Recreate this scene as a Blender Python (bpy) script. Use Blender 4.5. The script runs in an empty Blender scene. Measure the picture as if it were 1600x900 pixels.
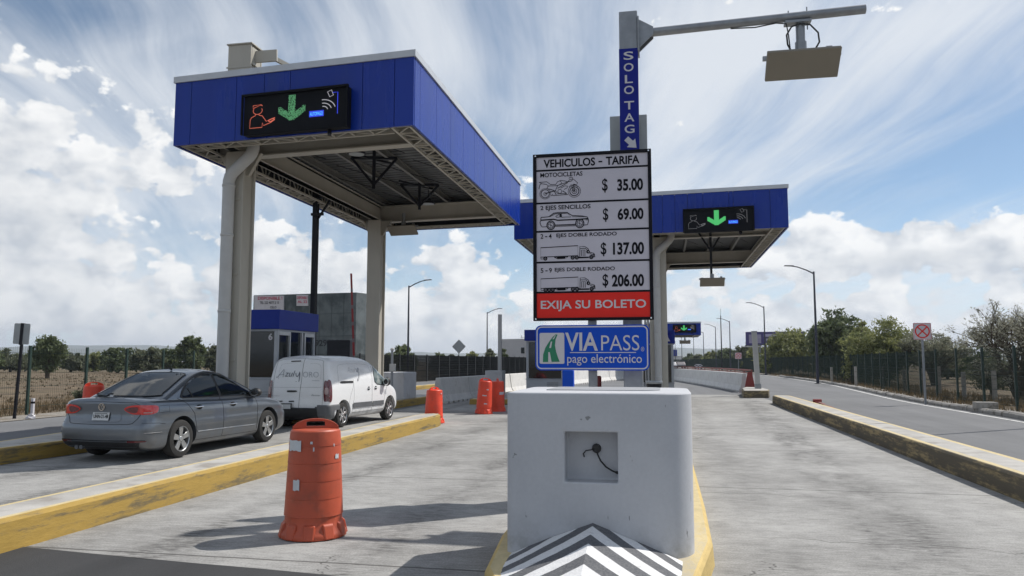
import bpy, bmesh, math, random
from math import sin, cos, pi, radians, sqrt, atan2, tan, exp
from mathutils import Vector, Matrix, geometry
from mathutils.bvhtree import BVHTree
import numpy as np

R = random.Random(7)
scene = bpy.context.scene
COL = scene.collection

# ------------------------------------------------------------------ camera, sky, sun, exposure
CAM_H, YAW, PITCH = 1.6, radians(11.17), radians(5.43)
cam_data = bpy.data.cameras.new('camera')
cam_data.sensor_width = 36
cam_data.lens = 27.0
cam_data.clip_start = 0.05
cam_data.clip_end = 12000
cam = bpy.data.objects.new('camera', cam_data)
COL.objects.link(cam)
cam.location = (0, 0, CAM_H)
cam.rotation_euler = (radians(90) + PITCH, 0, YAW)
scene.camera = cam

SUN_AZ, SUN_EL = radians(51.5), radians(50.5)      # azimuth from the lanes (+Y) towards +X
sun_dir = Vector((sin(SUN_AZ) * cos(SUN_EL), cos(SUN_AZ) * cos(SUN_EL), sin(SUN_EL)))
ld = bpy.data.lights.new('sun', 'SUN')
ld.energy = 4.8
ld.angle = radians(0.55)
ld.color = (1.0, 0.955, 0.89)
lo = bpy.data.objects.new('sun', ld)
COL.objects.link(lo)
lo.rotation_euler = sun_dir.to_track_quat('Z', 'Y').to_euler()

vs = scene.view_settings
vs.view_transform = 'Standard'
vs.look = 'None'
vs.exposure = 0.0
vs.gamma = 1.0
vs.use_curve_mapping = False
scene.cycles.max_bounces = 6
scene.cycles.use_denoising = True

# unit vectors of the view, used to place far things at a stated distance along the lanes
_f = Vector((-sin(YAW) * cos(PITCH), cos(YAW) * cos(PITCH), sin(PITCH)))
_r = Vector((cos(YAW), sin(YAW), 0))
_u = _r.cross(_f)
def ray(px, py):
    return _f + _r * ((px - 800) / 1200) + _u * ((450 - py) / 1200)
def at(px, py, y):
    d = ray(px, py)
    return Vector((0, 0, CAM_H)) + d * (y / d.y)

# ---- tiny expression layer over shader math nodes
class S:
    def __init__(s, nt, sock): s.nt, s.k = nt, sock
    def _m(s, op, *o):
        n = s.nt.nodes.new('ShaderNodeMath'); n.operation = op
        for i, v in enumerate((s,) + o):
            if isinstance(v, S): s.nt.links.new(v.k, n.inputs[i])
            else: n.inputs[i].default_value = v
        return S(s.nt, n.outputs[0])
    def __add__(s, o): return s._m('ADD', o)
    __radd__ = __add__
    def __sub__(s, o): return s._m('SUBTRACT', o)
    def __rsub__(s, o): return (s * -1.0) + o
    def __mul__(s, o): return s._m('MULTIPLY', o)
    __rmul__ = __mul__
    def __truediv__(s, o): return s._m('DIVIDE', o)
    def max(s, o): return s._m('MAXIMUM', o)
    def min(s, o): return s._m('MINIMUM', o)
    def pow(s, o): return s._m('POWER', o)
    def abs(s): return s._m('ABSOLUTE')
    def frac(s): return s._m('FRACT')
    def gt(s, o): return s._m('GREATER_THAN', o)
    def fn(s, op): return s._m(op)
    def step(s, a, b):
        n = s.nt.nodes.new('ShaderNodeMapRange'); n.interpolation_type = 'SMOOTHSTEP'
        s.nt.links.new(s.k, n.inputs[0]); n.inputs[1].default_value = a; n.inputs[2].default_value = b
        return S(s.nt, n.outputs[0])
def xyz(nt, sock):
    n = nt.nodes.new('ShaderNodeSeparateXYZ'); nt.links.new(sock, n.inputs[0])
    return [S(nt, o) for o in n.outputs]
def vec(nt, x, y, z):
    n = nt.nodes.new('ShaderNodeCombineXYZ')
    for i, v in enumerate((x, y, z)):
        if isinstance(v, S): nt.links.new(v.k, n.inputs[i])
        else: n.inputs[i].default_value = v
    return n.outputs[0]
def noise(nt, v, scale=1, detail=6, rough=.55, dist=0, lac=2.0):
    n = nt.nodes.new('ShaderNodeTexNoise'); nt.links.new(v, n.inputs['Vector'])
    n.inputs['Scale'].default_value = scale; n.inputs['Detail'].default_value = detail
    n.inputs['Roughness'].default_value = rough; n.inputs['Distortion'].default_value = dist
    n.inputs['Lacunarity'].default_value = lac
    return S(nt, n.outputs[0])
def noise2(nt, v, detail=6, rough=.55):
    n = nt.nodes.new('ShaderNodeTexNoise'); n.noise_dimensions = '2D'; nt.links.new(v, n.inputs['Vector'])
    n.inputs['Scale'].default_value = 1; n.inputs['Detail'].default_value = detail; n.inputs['Roughness'].default_value = rough
    return S(nt, n.outputs[0])
def mix(nt, fac, a, b):
    n = nt.nodes.new('ShaderNodeMix'); n.data_type = 'RGBA'
    if isinstance(fac, S): nt.links.new(fac.k, n.inputs[0])
    else: n.inputs[0].default_value = fac
    for i, v in ((6, a), (7, b)):
        if isinstance(v, (tuple, list)): n.inputs[i].default_value = (*v[:3], 1)
        else: nt.links.new(v, n.inputs[i])
    return n.outputs[2]

world = bpy.data.worlds.new('World')
scene.world = world
world.use_nodes = True
def make_sky():
    nt = world.node_tree; nt.nodes.clear()
    out = nt.nodes.new('ShaderNodeOutputWorld'); bg = nt.nodes.new('ShaderNodeBackground')
    nt.links.new(bg.outputs[0], out.inputs[0])
    bg.inputs[1].default_value = 0.085
    sky = nt.nodes.new('ShaderNodeTexSky'); sky.sky_type = 'NISHITA'; sky.sun_disc = False
    sky.sun_elevation = SUN_EL; sky.sun_rotation = SUN_AZ
    sky.altitude = 2200; sky.air_density = 1.0; sky.dust_density = 1.2; sky.ozone_density = 1.5
    tc = nt.nodes.new('ShaderNodeTexCoord')
    X, Y, Z = xyz(nt, tc.outputs['Generated'])
    zc = Z.max(0.0)
    az = X._m('ARCTAN2', Y)                      # radians from +Y to +X
    el = Z._m('ARCSINE')
    def blob(px, py, sx, sy):
        d = ray(px, py).normalized()
        a, e = atan2(d.x, d.y), math.asin(d.z)
        dx = (az - a) * (1200 / sx); dy = (el - e) * (1200 / sy)
        return (dx * dx + dy * dy).__mul__(-1.0).fn('EXPONENT')
    def blobs(lst):
        s = None
        for px, py, sx, sy, w in lst:
            b = blob(px, py, sx, sy) * w
            s = b if s is None else s + b
        return s
    # high thin veil: fibrous streaks on a flat layer high above, drawn out along one wind direction
    wa = radians(-17)
    qx, qy = X / (zc + 0.13), Y / (zc + 0.13)
    px = qx * cos(wa) - qy * sin(wa); py = qx * sin(wa) + qy * cos(wa)
    w1 = noise2(nt, vec(nt, px * 0.42 + 3.1, py * 0.34, 0.0), 3, .5) - 0.5
    w2 = noise2(nt, vec(nt, px * 1.1 + 5.7, py * .6, 0.0), 2, .5) - 0.5
    c1 = noise2(nt, vec(nt, px * 1.0 + w1 * 1.8, py * 0.34 + w1 * .9, 0.0), 7, .58)
    c2 = noise2(nt, vec(nt, px * 4.6 + w1 * 3.0 + w2 * .45 + 7.7, py * 0.42, 0.0), 8, .62)
    c3 = noise2(nt, vec(nt, px * 12. + w1 * 8. + w2 * 1.2 + 2.7, py * 1.1, 0.0), 6, .64)
    veil_bias = blobs([(1150, 140, 300, 150, .15), (1330, 40, 260, 60, .08), (620, 90, 130, 90, .04), (330, 60, 240, 50, .06), (60, 120, 160, 60, .05), (1000, 330, 220, 90, .10),
                       (1540, 240, 190, 80, -.20), (740, 260, 100, 110, -.16), (1480, 30, 200, 40, .06), (590, 390, 90, 40, -.12), (200, 330, 260, 120, .12), (1300, 300, 120, 40, -.06), (120, 20, 160, 40, -.10), (480, 30, 60, 90, -.08)])
    cv = c1 * 0.60 + c2 * 0.29 + c3 * 0.11
    veil = (cv + veil_bias).step(0.34, 0.74) * (c2 * .5 + c3 * .3 + .58).min(1.0)
    # cumulus near the horizon: sampled by direction, with a second sample towards the sun for shading
    def voro(v, sc):
        n = nt.nodes.new('ShaderNodeTexVoronoi'); n.voronoi_dimensions = '2D'; n.feature = 'SMOOTH_F1'; nt.links.new(v, n.inputs['Vector']); n.inputs['Scale'].default_value = sc; n.inputs['Smoothness'].default_value = .35
        return S(nt, n.outputs[0])
    wob = noise2(nt, vec(nt, az * 22.0 + 8.8, el * 26.0, 0.0), 4, .6) - 0.5
    def cum(dz, daz):
        a2 = az + daz; e2 = el + dz
        big = noise2(nt, vec(nt, a2 * 6.5 + 1.3, e2 * 12.0, 0.0), 3, .5)
        fine = noise2(nt, vec(nt, a2 * 17.0 + 4.2, e2 * 26.0, 0.0), 8, .58)
        v = vec(nt, a2 * 1.0 + wob * .020, e2 * 1.25 + wob * .020, 0.0)
        puff = (0.48 - voro(v, 24.0)) * 0.15 + (0.48 - voro(v, 58.0)) * 0.10
        return big * 0.46 + fine * 0.54 + puff
    bias = blobs([(70, 215, 190, 80, .115), (330, 175, 110, 45, .10), (-150, 250, 200, 160, .2), (40, 400, 300, 70, .065), (250, 470, 260, 60, .07), (470, 410, 130, 60, .14), (650, 490, 120, 50, .10),
                  (720, 412, 55, 28, .17), (880, 236, 22, 10, .20), (825, 292, 30, 24, .14), (1060, 186, 36, 14, .20), (1075, 196, 26, 9, .12), (1140, 283, 16, 12, .16),
                  (1400, 385, 115, 40, .17), (1260, 380, 70, 44, .11), (1527, 246, 22, 7, .17), (1475, 279, 9, 5, .15), (1570, 386, 30, 13, .18), (1600, 345, 18, 6, .15), (1540, 418, 40, 14, .10),
                  (1400, 490, 330, 32, .09), (860, 470, 320, 45, .08), (-400, 400, 250, 200, .15), (2000, 380, 250, 150, .16),
                  (590, 372, 60, 34, -.20), (1190, 240, 220, 50, -.22), (1480, 320, 90, 22, -.16), (600, 90, 380, 130, -.34), (700, 310, 60, 50, -.12), (1500, 130, 320, 100, -.34), (200, 330, 120, 30, -.08), (1330, 445, 130, 12, -.1)])
    hor = el.step(0.24, 0.03) * 0.075 + el.step(0.075, 0.01) * 0.10
    d0 = cum(0, 0) + bias + hor
    d1 = cum(0.020, 0.022) + bias + hor
    cmask = d0.step(0.570, 0.640)
    shade = ((d0 - d1) * 3.0 + 0.56).max(0.0).min(1.0)
    thick = d0.step(0.62, 0.86)
    skyc = mix(nt, el.step(0.20, 0.0) * 0.45, sky.outputs[0], (6.4, 7.6, 8.8))
    hs = nt.nodes.new('ShaderNodeHueSaturation'); nt.links.new(skyc, hs.inputs['Color'])
    hs.inputs['Saturation'].default_value = 1.0; hs.inputs['Value'].default_value = 1.30; hs.inputs['Hue'].default_value = .492
    col = mix(nt, veil * 0.86, hs.outputs[0], (9.7, 10.1, 10.6))
    lit = mix(nt, shade, (6.9, 7.4, 8.1), (12.2, 12.2, 12.1))
    lit = mix(nt, thick * blobs([(60, 330, 500, 200, .42), (1400, 440, 400, 30, .5), (1430, 405, 90, 14, .5)]).min(1.0), lit, (7.0, 7.4, 7.9))
    lit = mix(nt, el.step(0.07, 0.0) * .45, lit, (9.0, 9.2, 9.4))
    col = mix(nt, cmask * 0.95, col, lit)
    nt.links.new(col, bg.inputs[0])
make_sky()

# ------------------------------------------------------------------ materials
MATS = {}
def mat(name, rgb, rough=.6, metal=0., var=.10, scale=4., bump=0., bscale=60., spec=.5, coat=0., stretch=(1, 1, 1), rgb2=None, cov=(.45, .6), s2=3., emit=0., alpha=1.):
    """A procedural surface: base colour with slow value variation, optional second colour in worn patches, optional fine bump."""
    if name in MATS: return MATS[name]
    m = bpy.data.materials.new(name); m.use_nodes = True
    nt = m.node_tree; b = nt.nodes['Principled BSDF']
    tc = nt.nodes.new('ShaderNodeTexCoord')
    mp = nt.nodes.new('ShaderNodeMapping'); nt.links.new(tc.outputs['Object'], mp.inputs[0]); mp.inputs['Scale'].default_value = stretch
    co = mp.outputs[0]
    n = noise(nt, co, scale, 5, .6)
    base = mix(nt, n.step(.25, .75), tuple(c * (1 - var) for c in rgb), tuple(min(1, c * (1 + var)) for c in rgb))
    if rgb2:
        n2 = noise(nt, co, s2, 8, .62)
        base = mix(nt, n2.step(*cov), base, rgb2)
    nt.links.new(base, b.inputs['Base Color'])
    r = n * (.25 * rough) + rough * .88
    nt.links.new(r.k, b.inputs['Roughness'])
    b.inputs['Metallic'].default_value = metal
    b.inputs['Specular IOR Level'].default_value = spec
    b.inputs['Coat Weight'].default_value = coat
    b.inputs['Coat Roughness'].default_value = .04
    if emit:
        b.inputs['Emission Color'].default_value = (*rgb, 1); b.inputs['Emission Strength'].default_value = emit
    if bump:
        bn = nt.nodes.new('ShaderNodeBump'); bn.inputs['Strength'].default_value = bump; bn.inputs['Distance'].default_value = .02
        nt.links.new(noise(nt, co, bscale, 4, .6).k, bn.inputs['Height']); nt.links.new(bn.outputs[0], b.inputs['Normal'])
    MATS[name] = m
    return m

def ground_mat(name, build):
    m = bpy.data.materials.new(name); m.use_nodes = True
    nt = m.node_tree; b = nt.nodes['Principled BSDF']
    tc = nt.nodes.new('ShaderNodeTexCoord')
    X, Y, Z = xyz(nt, tc.outputs['Object'])
    col, rough, h, strength = build(nt, X, Y, tc.outputs['Object'])
    nt.links.new(col, b.inputs['Base Color'])
    if isinstance(rough, S): nt.links.new(rough.k, b.inputs['Roughness'])
    else: b.inputs['Roughness'].default_value = rough
    b.inputs['Specular IOR Level'].default_value = .3
    if h is not None:
        bn = nt.nodes.new('ShaderNodeBump'); bn.inputs['Strength'].default_value = strength; bn.inputs['Distance'].default_value = .015
        nt.links.new(h.k, bn.inputs['Height']); nt.links.new(bn.outputs[0], b.inputs['Normal'])
    MATS[name] = m
    return m

def concrete_build(nt, X, Y, co):
    tine = noise(nt, vec(nt, X * 5.0, Y * 34, 0), 1, 7, .75)          # broomed across the lane
    tine2 = noise(nt, vec(nt, X * 2.2, Y * 7, 3), 1, 8, .74)
    slow = noise(nt, co, .35, 5, .6)
    fine = noise(nt, co, 55, 5, .7)
    mott = noise(nt, co, 2.6, 8, .7)
    v = tine * .24 + tine2 * .09 + slow * .23 + fine * .24 + mott * .20
    base = mix(nt, v.step(.38, .61), (.155, .152, .146), (.405, .40, .386))
    # wheel-path grime: two dark tracks in each of the two near lanes
    def track(x0, w): return ((X - x0) / w)._m('POWER', 2.0).__mul__(-1.0).fn('EXPONENT')
    wob = noise(nt, vec(nt, 0.0, Y * .5, 6), 1, 3, .5) * 1.1 - .55
    drip_ = (X - Y * .05 - 1.72 + wob * .5) / .34
    tr = (drip_ * drip_).__mul__(-1.0).fn('EXPONENT') * 1.7 + track(.95, .3) * .5 + track(-4.25, .3) + track(-2.5, .3) + track(-8.9, .25) + track(-7.3, .22)
    patch = noise(nt, vec(nt, X * 1.1, Y * .55, 9), 1, 6, .65).step(.36, .62)
    streak = noise(nt, vec(nt, X * 4.5, Y * 18, 5), 1, 7, .75).step(.42, .60)
    g = (tr.min(1.0) * patch * (streak * .8 + .2) * 1.0 + noise(nt, co, 1.3, 7, .65).step(.54, .74) * streak * .36).min(.92)
    base = mix(nt, g, base, (.085, .083, .080))
    near = (Y.step(6.15, 5.95) * noise(nt, vec(nt, X * 5, Y * 13, 2), 1, 8, .75).step(.36, .58) * X.gt(-1.0)) * .85
    base = mix(nt, near, base, (.08, .08, .08))
    # sawn joints and a few hairline cracks
    jw = noise(nt, vec(nt, X * 1.4, 0.0, 4), 1, 5, .65) * .012
    joint = ((Y / 4.4 + .155 + jw).frac() - .5).abs().step(.0046, .0022)
    wav = noise(nt, vec(nt, X * .5, 0.0, 0), 1, 6, .6) * .55
    crack = ((Y * .42 + wav + .1).frac() - .5).abs().step(.0048, .0016) * noise(nt, co, .6, 3, .5).step(.47, .53)
    vx = ((X * .31 + noise(nt, vec(nt, 0.0, Y * .8, 1), 1, 6, .7) * .6).frac() - .5).abs().step(.0036, .0012) * noise(nt, co, .45, 2, .5).step(.56, .60)
    base = mix(nt, (joint * .75 + crack * .8 + vx * .8).min(.9), base, (.045, .043, .040))
    grit = noise(nt, co, 24, 3, .75).step(.66, .74)
    base = mix(nt, grit * .30, base, (.10, .098, .09))
    h = tine * .6 + fine * .5 - joint * .8
    return base, .86, h, .45

def asphalt_build(lo, hi):
    def f(nt, X, Y, co):
        slow = noise(nt, co, .25, 5, .6); fine = noise(nt, co, 130, 4, .8)
        lane = noise(nt, vec(nt, X * 1.6, Y * .05, 0), 1, 4, .6)
        v = slow * .35 + fine * .35 + lane * .3
        base = mix(nt, v.step(.3, .7), lo, hi)
        p = noise(nt, co, .9, 7, .65).step(.60, .74)
        base = mix(nt, p * .35, base, tuple(c * .55 for c in lo))
        return base, .88, fine, .5
    return f
def field_build(nt, X, Y, co):
    a = noise(nt, co, .05, 6, .65); b = noise(nt, co, .55, 7, .7); c = noise(nt, co, 9, 6, .75)
    base = mix(nt, (b * .6 + c * .4).step(.32, .68), (.066, .048, .030), (.200, .150, .094))
    base = mix(nt, a.step(.46, .60) * .55, base, (.095, .088, .042))
    rows = noise(nt, vec(nt, X * .12 + Y * .05, Y * .9, 2), 1, 5, .6).step(.5, .62)
    base = mix(nt, rows * .55, base, (.060, .043, .030))
    base = mix(nt, noise(nt, vec(nt, X * .2, Y * .2, 8), 1, 5, .6).step(.58, .68) * X.step(5., 12.) * .75, base, (.050, .075, .022))
    return base, .95, c, .8
def gravel_build(nt, X, Y, co):
    c = noise(nt, co, 34, 5, .7); d = noise(nt, co, 1.5, 5, .6)
    base = mix(nt, c.step(.3, .7), (.10, .09, .075), (.38, .35, .31))
    base = mix(nt, d.step(.5, .65) * .6, base, (.16, .12, .075))
    return base, .95, c, .9
def block_build(nt, X, Y, co):
    Z = xyz(nt, co)[2]
    slow = noise(nt, co, 1.6, 6, .6); fine = noise(nt, co, 34, 5, .7)
    base = mix(nt, (slow * .6 + fine * .4).step(.32, .68), (.455, .465, .49), (.51, .52, .545))
    drip = noise(nt, vec(nt, X * 7, Y * 7, Z * .7), 1, 7, .68).step(.54, .72) * noise(nt, co, 1.3, 4, .6).step(.42, .62)
    base = mix(nt, drip * .30, base, (.32, .32, .325))
    foot = Z.step(.42, .0) * noise(nt, co, 6, 7, .7).step(.40, .66) * .5
    base = mix(nt, foot, base, (.22, .215, .20))
    chip = noise(nt, co, 9, 3, .5).step(.715, .735) + noise(nt, vec(nt, X * 30, Y * 30, Z * 7), 1, 3, .5).step(.735, .75)
    base = mix(nt, chip.min(1.0) * .75, base, (.16, .16, .16))
    return base, .78, slow * .7 + fine * .3, .2
def kerb_paint(name, yellow, grime, amount, zlo=.0):
    def f(nt, X, Y, co):
        Z = xyz(nt, co)[2]
        n = noise(nt, vec(nt, X * 1.5, Y * .62, Z * 7), 1, 9, .70)
        f2 = noise(nt, vec(nt, X * 12, Y * 6, Z * 24), 1, 6, .7)
        base = mix(nt, f2.step(.3, .7), tuple(c * .82 for c in yellow), yellow)
        scuff = (n * .7 + f2 * .3 + amount).step(.52, .64)
        base = mix(nt, scuff * .85, base, grime)
        return base, .75, f2, .35
    return ground_mat(name, f)

CONC = ground_mat('lane_concrete', concrete_build)
ASPH = ground_mat('aged_asphalt', asphalt_build((.115, .117, .122), (.195, .198, .203)))
ASPH2 = ground_mat('dark_asphalt', asphalt_build((.030, .031, .033), (.072, .073, .076)))
FIELD = ground_mat('dry_field', field_build)
GRAVEL = ground_mat('gravel', gravel_build)
YKERB = kerb_paint('worn_yellow_paint', (.40, .265, .065), (.11, .095, .065), .03)
YKERB2 = kerb_paint('dirty_yellow_paint', (.36, .28, .14), (.058, .054, .048), .12)
YKERB3 = kerb_paint('light_yellow_paint', (.58, .43, .17), (.24, .20, .13), -.02)
YTOP = kerb_paint('pale_yellow_paint', (.60, .49, .27), (.42, .38, .30), .02)
KTOP = mat('island_concrete', (.40, .385, .36), .9, var=.18, scale=1.5, bump=.3, bscale=45, rgb2=(.27, .25, .225), cov=(.5, .68), s2=2.2)
KERBC = mat('kerb_concrete', (.36, .34, .31), .9, var=.25, scale=2.5, bump=.4, bscale=30, rgb2=(.17, .155, .13), cov=(.5, .66), s2=2.5)
WHITE_LINE = mat('road_white', (.62, .62, .60), .8, var=.15, scale=3, rgb2=(.25, .25, .25), cov=(.5, .66), s2=6)
WPAINT = ground_mat('white_block_paint', block_build)
GPAINT = mat('grey_masonry', (.50, .50, .51), .8, var=.08, scale=2, bump=.2, bscale=30, rgb2=(.40, .39, .38), cov=(.55, .75))
JERSEY = mat('barrier_concrete', (.62, .61, .59), .88, var=.12, scale=2, bump=.25, bscale=40, rgb2=(.42, .40, .37), cov=(.55, .75), s2=2)
CREAM = mat('cream_steel', (.43, .405, .35), .5, var=.06, scale=2, rgb2=(.35, .325, .28), cov=(.6, .8), s2=1.6, stretch=(1, 1, .4))
PIPE = mat('pale_grey_pipe', (.46,.46,.45), .45, var=.05)
BLUE = mat('blue_cladding', (.007, .034, .28), .27, var=.10, scale=.7, spec=.24, rgb2=(.012, .040, .25), cov=(.5, .72), s2=1.6, stretch=(1.6, 1.6, .25))
BLUE2 = mat('booth_blue', (.016, .036, .26), .42, var=.05, spec=.15)
TRIM = mat('roof_trim_grey', (.50, .53, .57), .45, var=.06)
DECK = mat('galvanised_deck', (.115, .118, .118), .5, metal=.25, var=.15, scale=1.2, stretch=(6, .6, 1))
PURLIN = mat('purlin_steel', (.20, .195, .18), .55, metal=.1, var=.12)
GALV = mat('galvanised_steel', (.27,.285,.305), .42, metal=.55, var=.16, scale=6, rgb2=(.26, .27, .28), cov=(.5, .7), s2=9)
BLACKP = mat('black_steel', (.012, .013, .018), .5, var=.2, spec=.2)
LEDBOX = mat('led_black', (.005,.006,.009), .6, var=.2, spec=.12)
GLASSD = mat('dark_glass', (.010, .014, .017), .06, var=.2, scale=1, spec=.7)
ALU = mat('aluminium_frame', (.55, .56, .57), .4, metal=.2, var=.06)
BOOTHW = mat('booth_panel', (.38,.40,.43), .5, var=.05)
BLACK = mat('black_plastic', (.018, .018, .019), .55, var=.2, bump=.1, bscale=90)
RUBBER = mat('tyre_rubber', (.022, .021, .020), .85, var=.2, scale=9, bump=.2, bscale=50)
ALLOY = mat('alloy_silver', (.56, .57, .58), .28, metal=.8, var=.05)
CHROME = mat('chrome', (.75, .75, .76), .12, metal=1., var=.03)
ORANGE = mat('orange_plastic', (.43, .072, .030), .50, var=.12, scale=3, bump=.08, bscale=20, rgb2=(.30, .062, .03), cov=(.5, .72), s2=5)
ORANGE2 = mat('red_orange_plastic', (.74, .060, .020), .45, var=.12, scale=3, rgb2=(.42, .06, .03), cov=(.58, .78), s2=4)
REFL = mat('grey_reflective', (.52, .55, .58), .35, var=.08, scale=9)
SIGNW = mat('sign_grey_white', (.52, .50, .56), .5, var=.035, scale=3)
SIGNK = mat('sign_black', (.006,.006,.010), .5, var=.1, spec=.15)
SIGNR = mat('sign_red', (.72, .030, .022), .45, var=.05, spec=.15)
SIGNB = mat('sign_blue', (.006, .070, .50), .42, var=.05, spec=.15)
SIGNN = mat('sign_navy', (.010,.018,.22), .45, var=.06, spec=.15)
SIGNL = mat('sign_letter_white', (.56, .55, .58), .45, var=.03)
GREENS = mat('sign_green', (.012, .19, .095), .45, var=.06)
PURPLE = mat('billboard_purple', (.060, .045, .17), .6, var=.1)
FENCEG = mat('fence_green', (.012, .034, .026), .5, var=.15)
FENCEK = mat('fence_black', (.020, .022, .022), .5, var=.15)
LAMPB = mat('lamp_post_blue_black', (.022, .025, .045), .45, var=.1)
BARK = mat('bark', (.085, .066, .048), .95, var=.3, scale=5, bump=.6, bscale=18)
RED = mat('red_paint', (.24, .026, .022), .5, var=.15, rgb2=(.2, .04, .03), cov=(.55, .7), s2=6)
TAN = mat('reader_beige', (.21, .190, .152), .5, var=.04)
CWALL = mat('weathered_concrete_wall', (.125, .145, .150), .85, var=.22, scale=.55, bump=.2, bscale=6, rgb2=(.062, .078, .082), cov=(.46, .64), s2=.5)
BANNER = mat('banner_white', (.56, .54, .56), .6, var=.06)
INKR = mat('ink_magenta_red', (.48, .03, .09), .6, var=.05)
INKK = mat('ink_dark', (.022, .024, .030), .6, var=.1)
GREYB = mat('grey_sheet_back', (.33, .35, .36), .5, metal=.3, var=.1, scale=3)

# ------------------------------------------------------------------ mesh helpers
class MB:
    """Collects faces for ONE mesh; o is the world point that becomes the mesh's origin."""
    def __init__(s, o=(0, 0, 0)):
        s.v, s.f, s.mi, s.m, s.o = [], [], [], 0, Vector(o)
    def add(s, vs, fs):
        b = len(s.v)
        s.v.extend((Vector(v) - s.o)[:] for v in vs)
        for f in fs:
            s.f.append([i + b for i in f]); s.mi.append(s.m)
        return s
    def box(s, x0, x1, y0, y1, z0, z1):
        return s.add([(x, y, z) for z in (z0, z1) for x, y in ((x0, y0), (x1, y0), (x1, y1), (x0, y1))],
                     [(3, 2, 1, 0), (4, 5, 6, 7), (0, 1, 5, 4), (1, 2, 6, 5), (2, 3, 7, 6), (3, 0, 4, 7)])
    def bar(s, a, b, w, h=None, up=(0, 0, 1)):
        a, b = Vector(a), Vector(b); h = h or w
        d = (b - a).normalized(); u = Vector(up)
        if abs(d.dot(u)) > .98: u = Vector((0, 1, 0))
        r = d.cross(u).normalized(); u = r.cross(d)
        q = [r * (sx * w / 2) + u * (sz * h / 2) for sx, sz in ((-1, -1), (1, -1), (1, 1), (-1, 1))]
        return s.add([a + k for k in q] + [b + k for k in q],
                     [(0, 1, 2, 3), (7, 6, 5, 4), (0, 4, 5, 1), (1, 5, 6, 2), (2, 6, 7, 3), (3, 7, 4, 0)])
    def tube(s, pts, r, n=8):
        pts = [Vector(p) for p in pts]; rs = r if isinstance(r, (list, tuple)) else [r] * len(pts)
        vs, fs = [], []
        ref = None
        for i, p in enumerate(pts):
            d = (pts[min(i + 1, len(pts) - 1)] - pts[max(i - 1, 0)]).normalized()
            if ref is None: ref = Vector((0, 0, 1)) if abs(d.z) < .9 else Vector((1, 0, 0))
            a = d.cross(ref).normalized(); c = a.cross(d); ref = c
            for k in range(n):
                t = 2 * pi * k / n
                vs.append(p + a * (cos(t) * rs[i]) + c * (sin(t) * rs[i]))
        for i in range(len(pts) - 1):
            for k in range(n):
                fs.append((i * n + k, i * n + (k + 1) % n, (i + 1) * n + (k + 1) % n, (i + 1) * n + k))
        fs.append(tuple(range(n))[::-1]); fs.append(tuple(range((len(pts) - 1) * n, len(pts) * n)))
        return s.add(vs, fs)
    def lathe(s, prof, c=(0, 0, 0), n=32, axis='z', warp=None, caps=True):
        vs, fs = [], []
        for r, z in prof:
            for k in range(n):
                t = 2 * pi * k / n
                p = (r * cos(t), r * sin(t), z) if axis == 'z' else (z, r * cos(t), r * sin(t))
                if warp: p = warp(p)
                vs.append((p[0] + c[0], p[1] + c[1], p[2] + c[2]))
        for i in range(len(prof) - 1):
            for k in range(n):
                fs.append((i * n + k, i * n + (k + 1) % n, (i + 1) * n + (k + 1) % n, (i + 1) * n + k))
        if caps: fs.append(tuple(range(n))[::-1]); fs.append(tuple(range((len(prof) - 1) * n, len(prof) * n)))
        return s.add(vs, fs)
    def prism(s, poly, axis, a, b):
        """poly is 2D; axis 'x': (y,z), 'y': (x,z), 'z': (x,y)."""
        def p3(p, t): return {'x': (t, p[0], p[1]), 'y': (p[0], t, p[1]), 'z': (p[0], p[1], t)}[axis]
        n = len(poly)
        vs = [p3(p, a) for p in poly] + [p3(p, b) for p in poly]
        fs = [tuple(range(n))[::-1], tuple(range(n, 2 * n))] + [(i, (i + 1) % n, n + (i + 1) % n, n + i) for i in range(n)]
        return s.add(vs, fs)
    def ribbon(s, pts, w, y, closed=False):
        """a painted line of width w in the XZ plane at depth y, facing -Y"""
        P = [Vector((p[0], p[1])) for p in pts]
        n = len(P)
        L = []
        for i in range(n):
            a = P[(i - 1) % n] if (closed or i > 0) else P[i]
            b = P[(i + 1) % n] if (closed or i < n - 1) else P[i]
            d = (b - a); d = d.normalized() if d.length > 1e-9 else Vector((1, 0))
            q = Vector((-d.y, d.x)) * (w / 2)
            L += [(P[i].x + q.x, y, P[i].y + q.y), (P[i].x - q.x, y, P[i].y - q.y)]
        m = n if closed else n - 1
        return s.add(L, [(2 * i, 2 * i + 1, 2 * ((i + 1) % n) + 1, 2 * ((i + 1) % n)) for i in range(m)])
    def sheet(s, pts):
        return s.add(pts, [tuple(range(len(pts)))])
    def build(s, name, mats, parent=None, smooth=False, bevel=0., seg=2):
        me = bpy.data.meshes.new(name)
        me.from_pydata(s.v, [], s.f)
        mats = mats if isinstance(mats, (list, tuple)) else [mats]
        for m in mats: me.materials.append(m)
        if len(mats) > 1: me.polygons.foreach_set('material_index', s.mi)
        bm = bmesh.new(); bm.from_mesh(me); bmesh.ops.recalc_face_normals(bm, faces=bm.faces); bm.to_mesh(me); bm.free()
        if smooth:
            me.shade_smooth(); me.set_sharp_from_angle(angle=radians(smooth if smooth is not True else 38))
        o = bpy.data.objects.new(name, me); COL.objects.link(o)
        if parent is not None: o.parent = parent
        else: o.location = s.o
        if bevel:
            b = o.modifiers.new('bevel', 'BEVEL'); b.width = bevel; b.segments = seg; b.limit_method = 'ANGLE'; b.angle_limit = radians(40)
        return o

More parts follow.
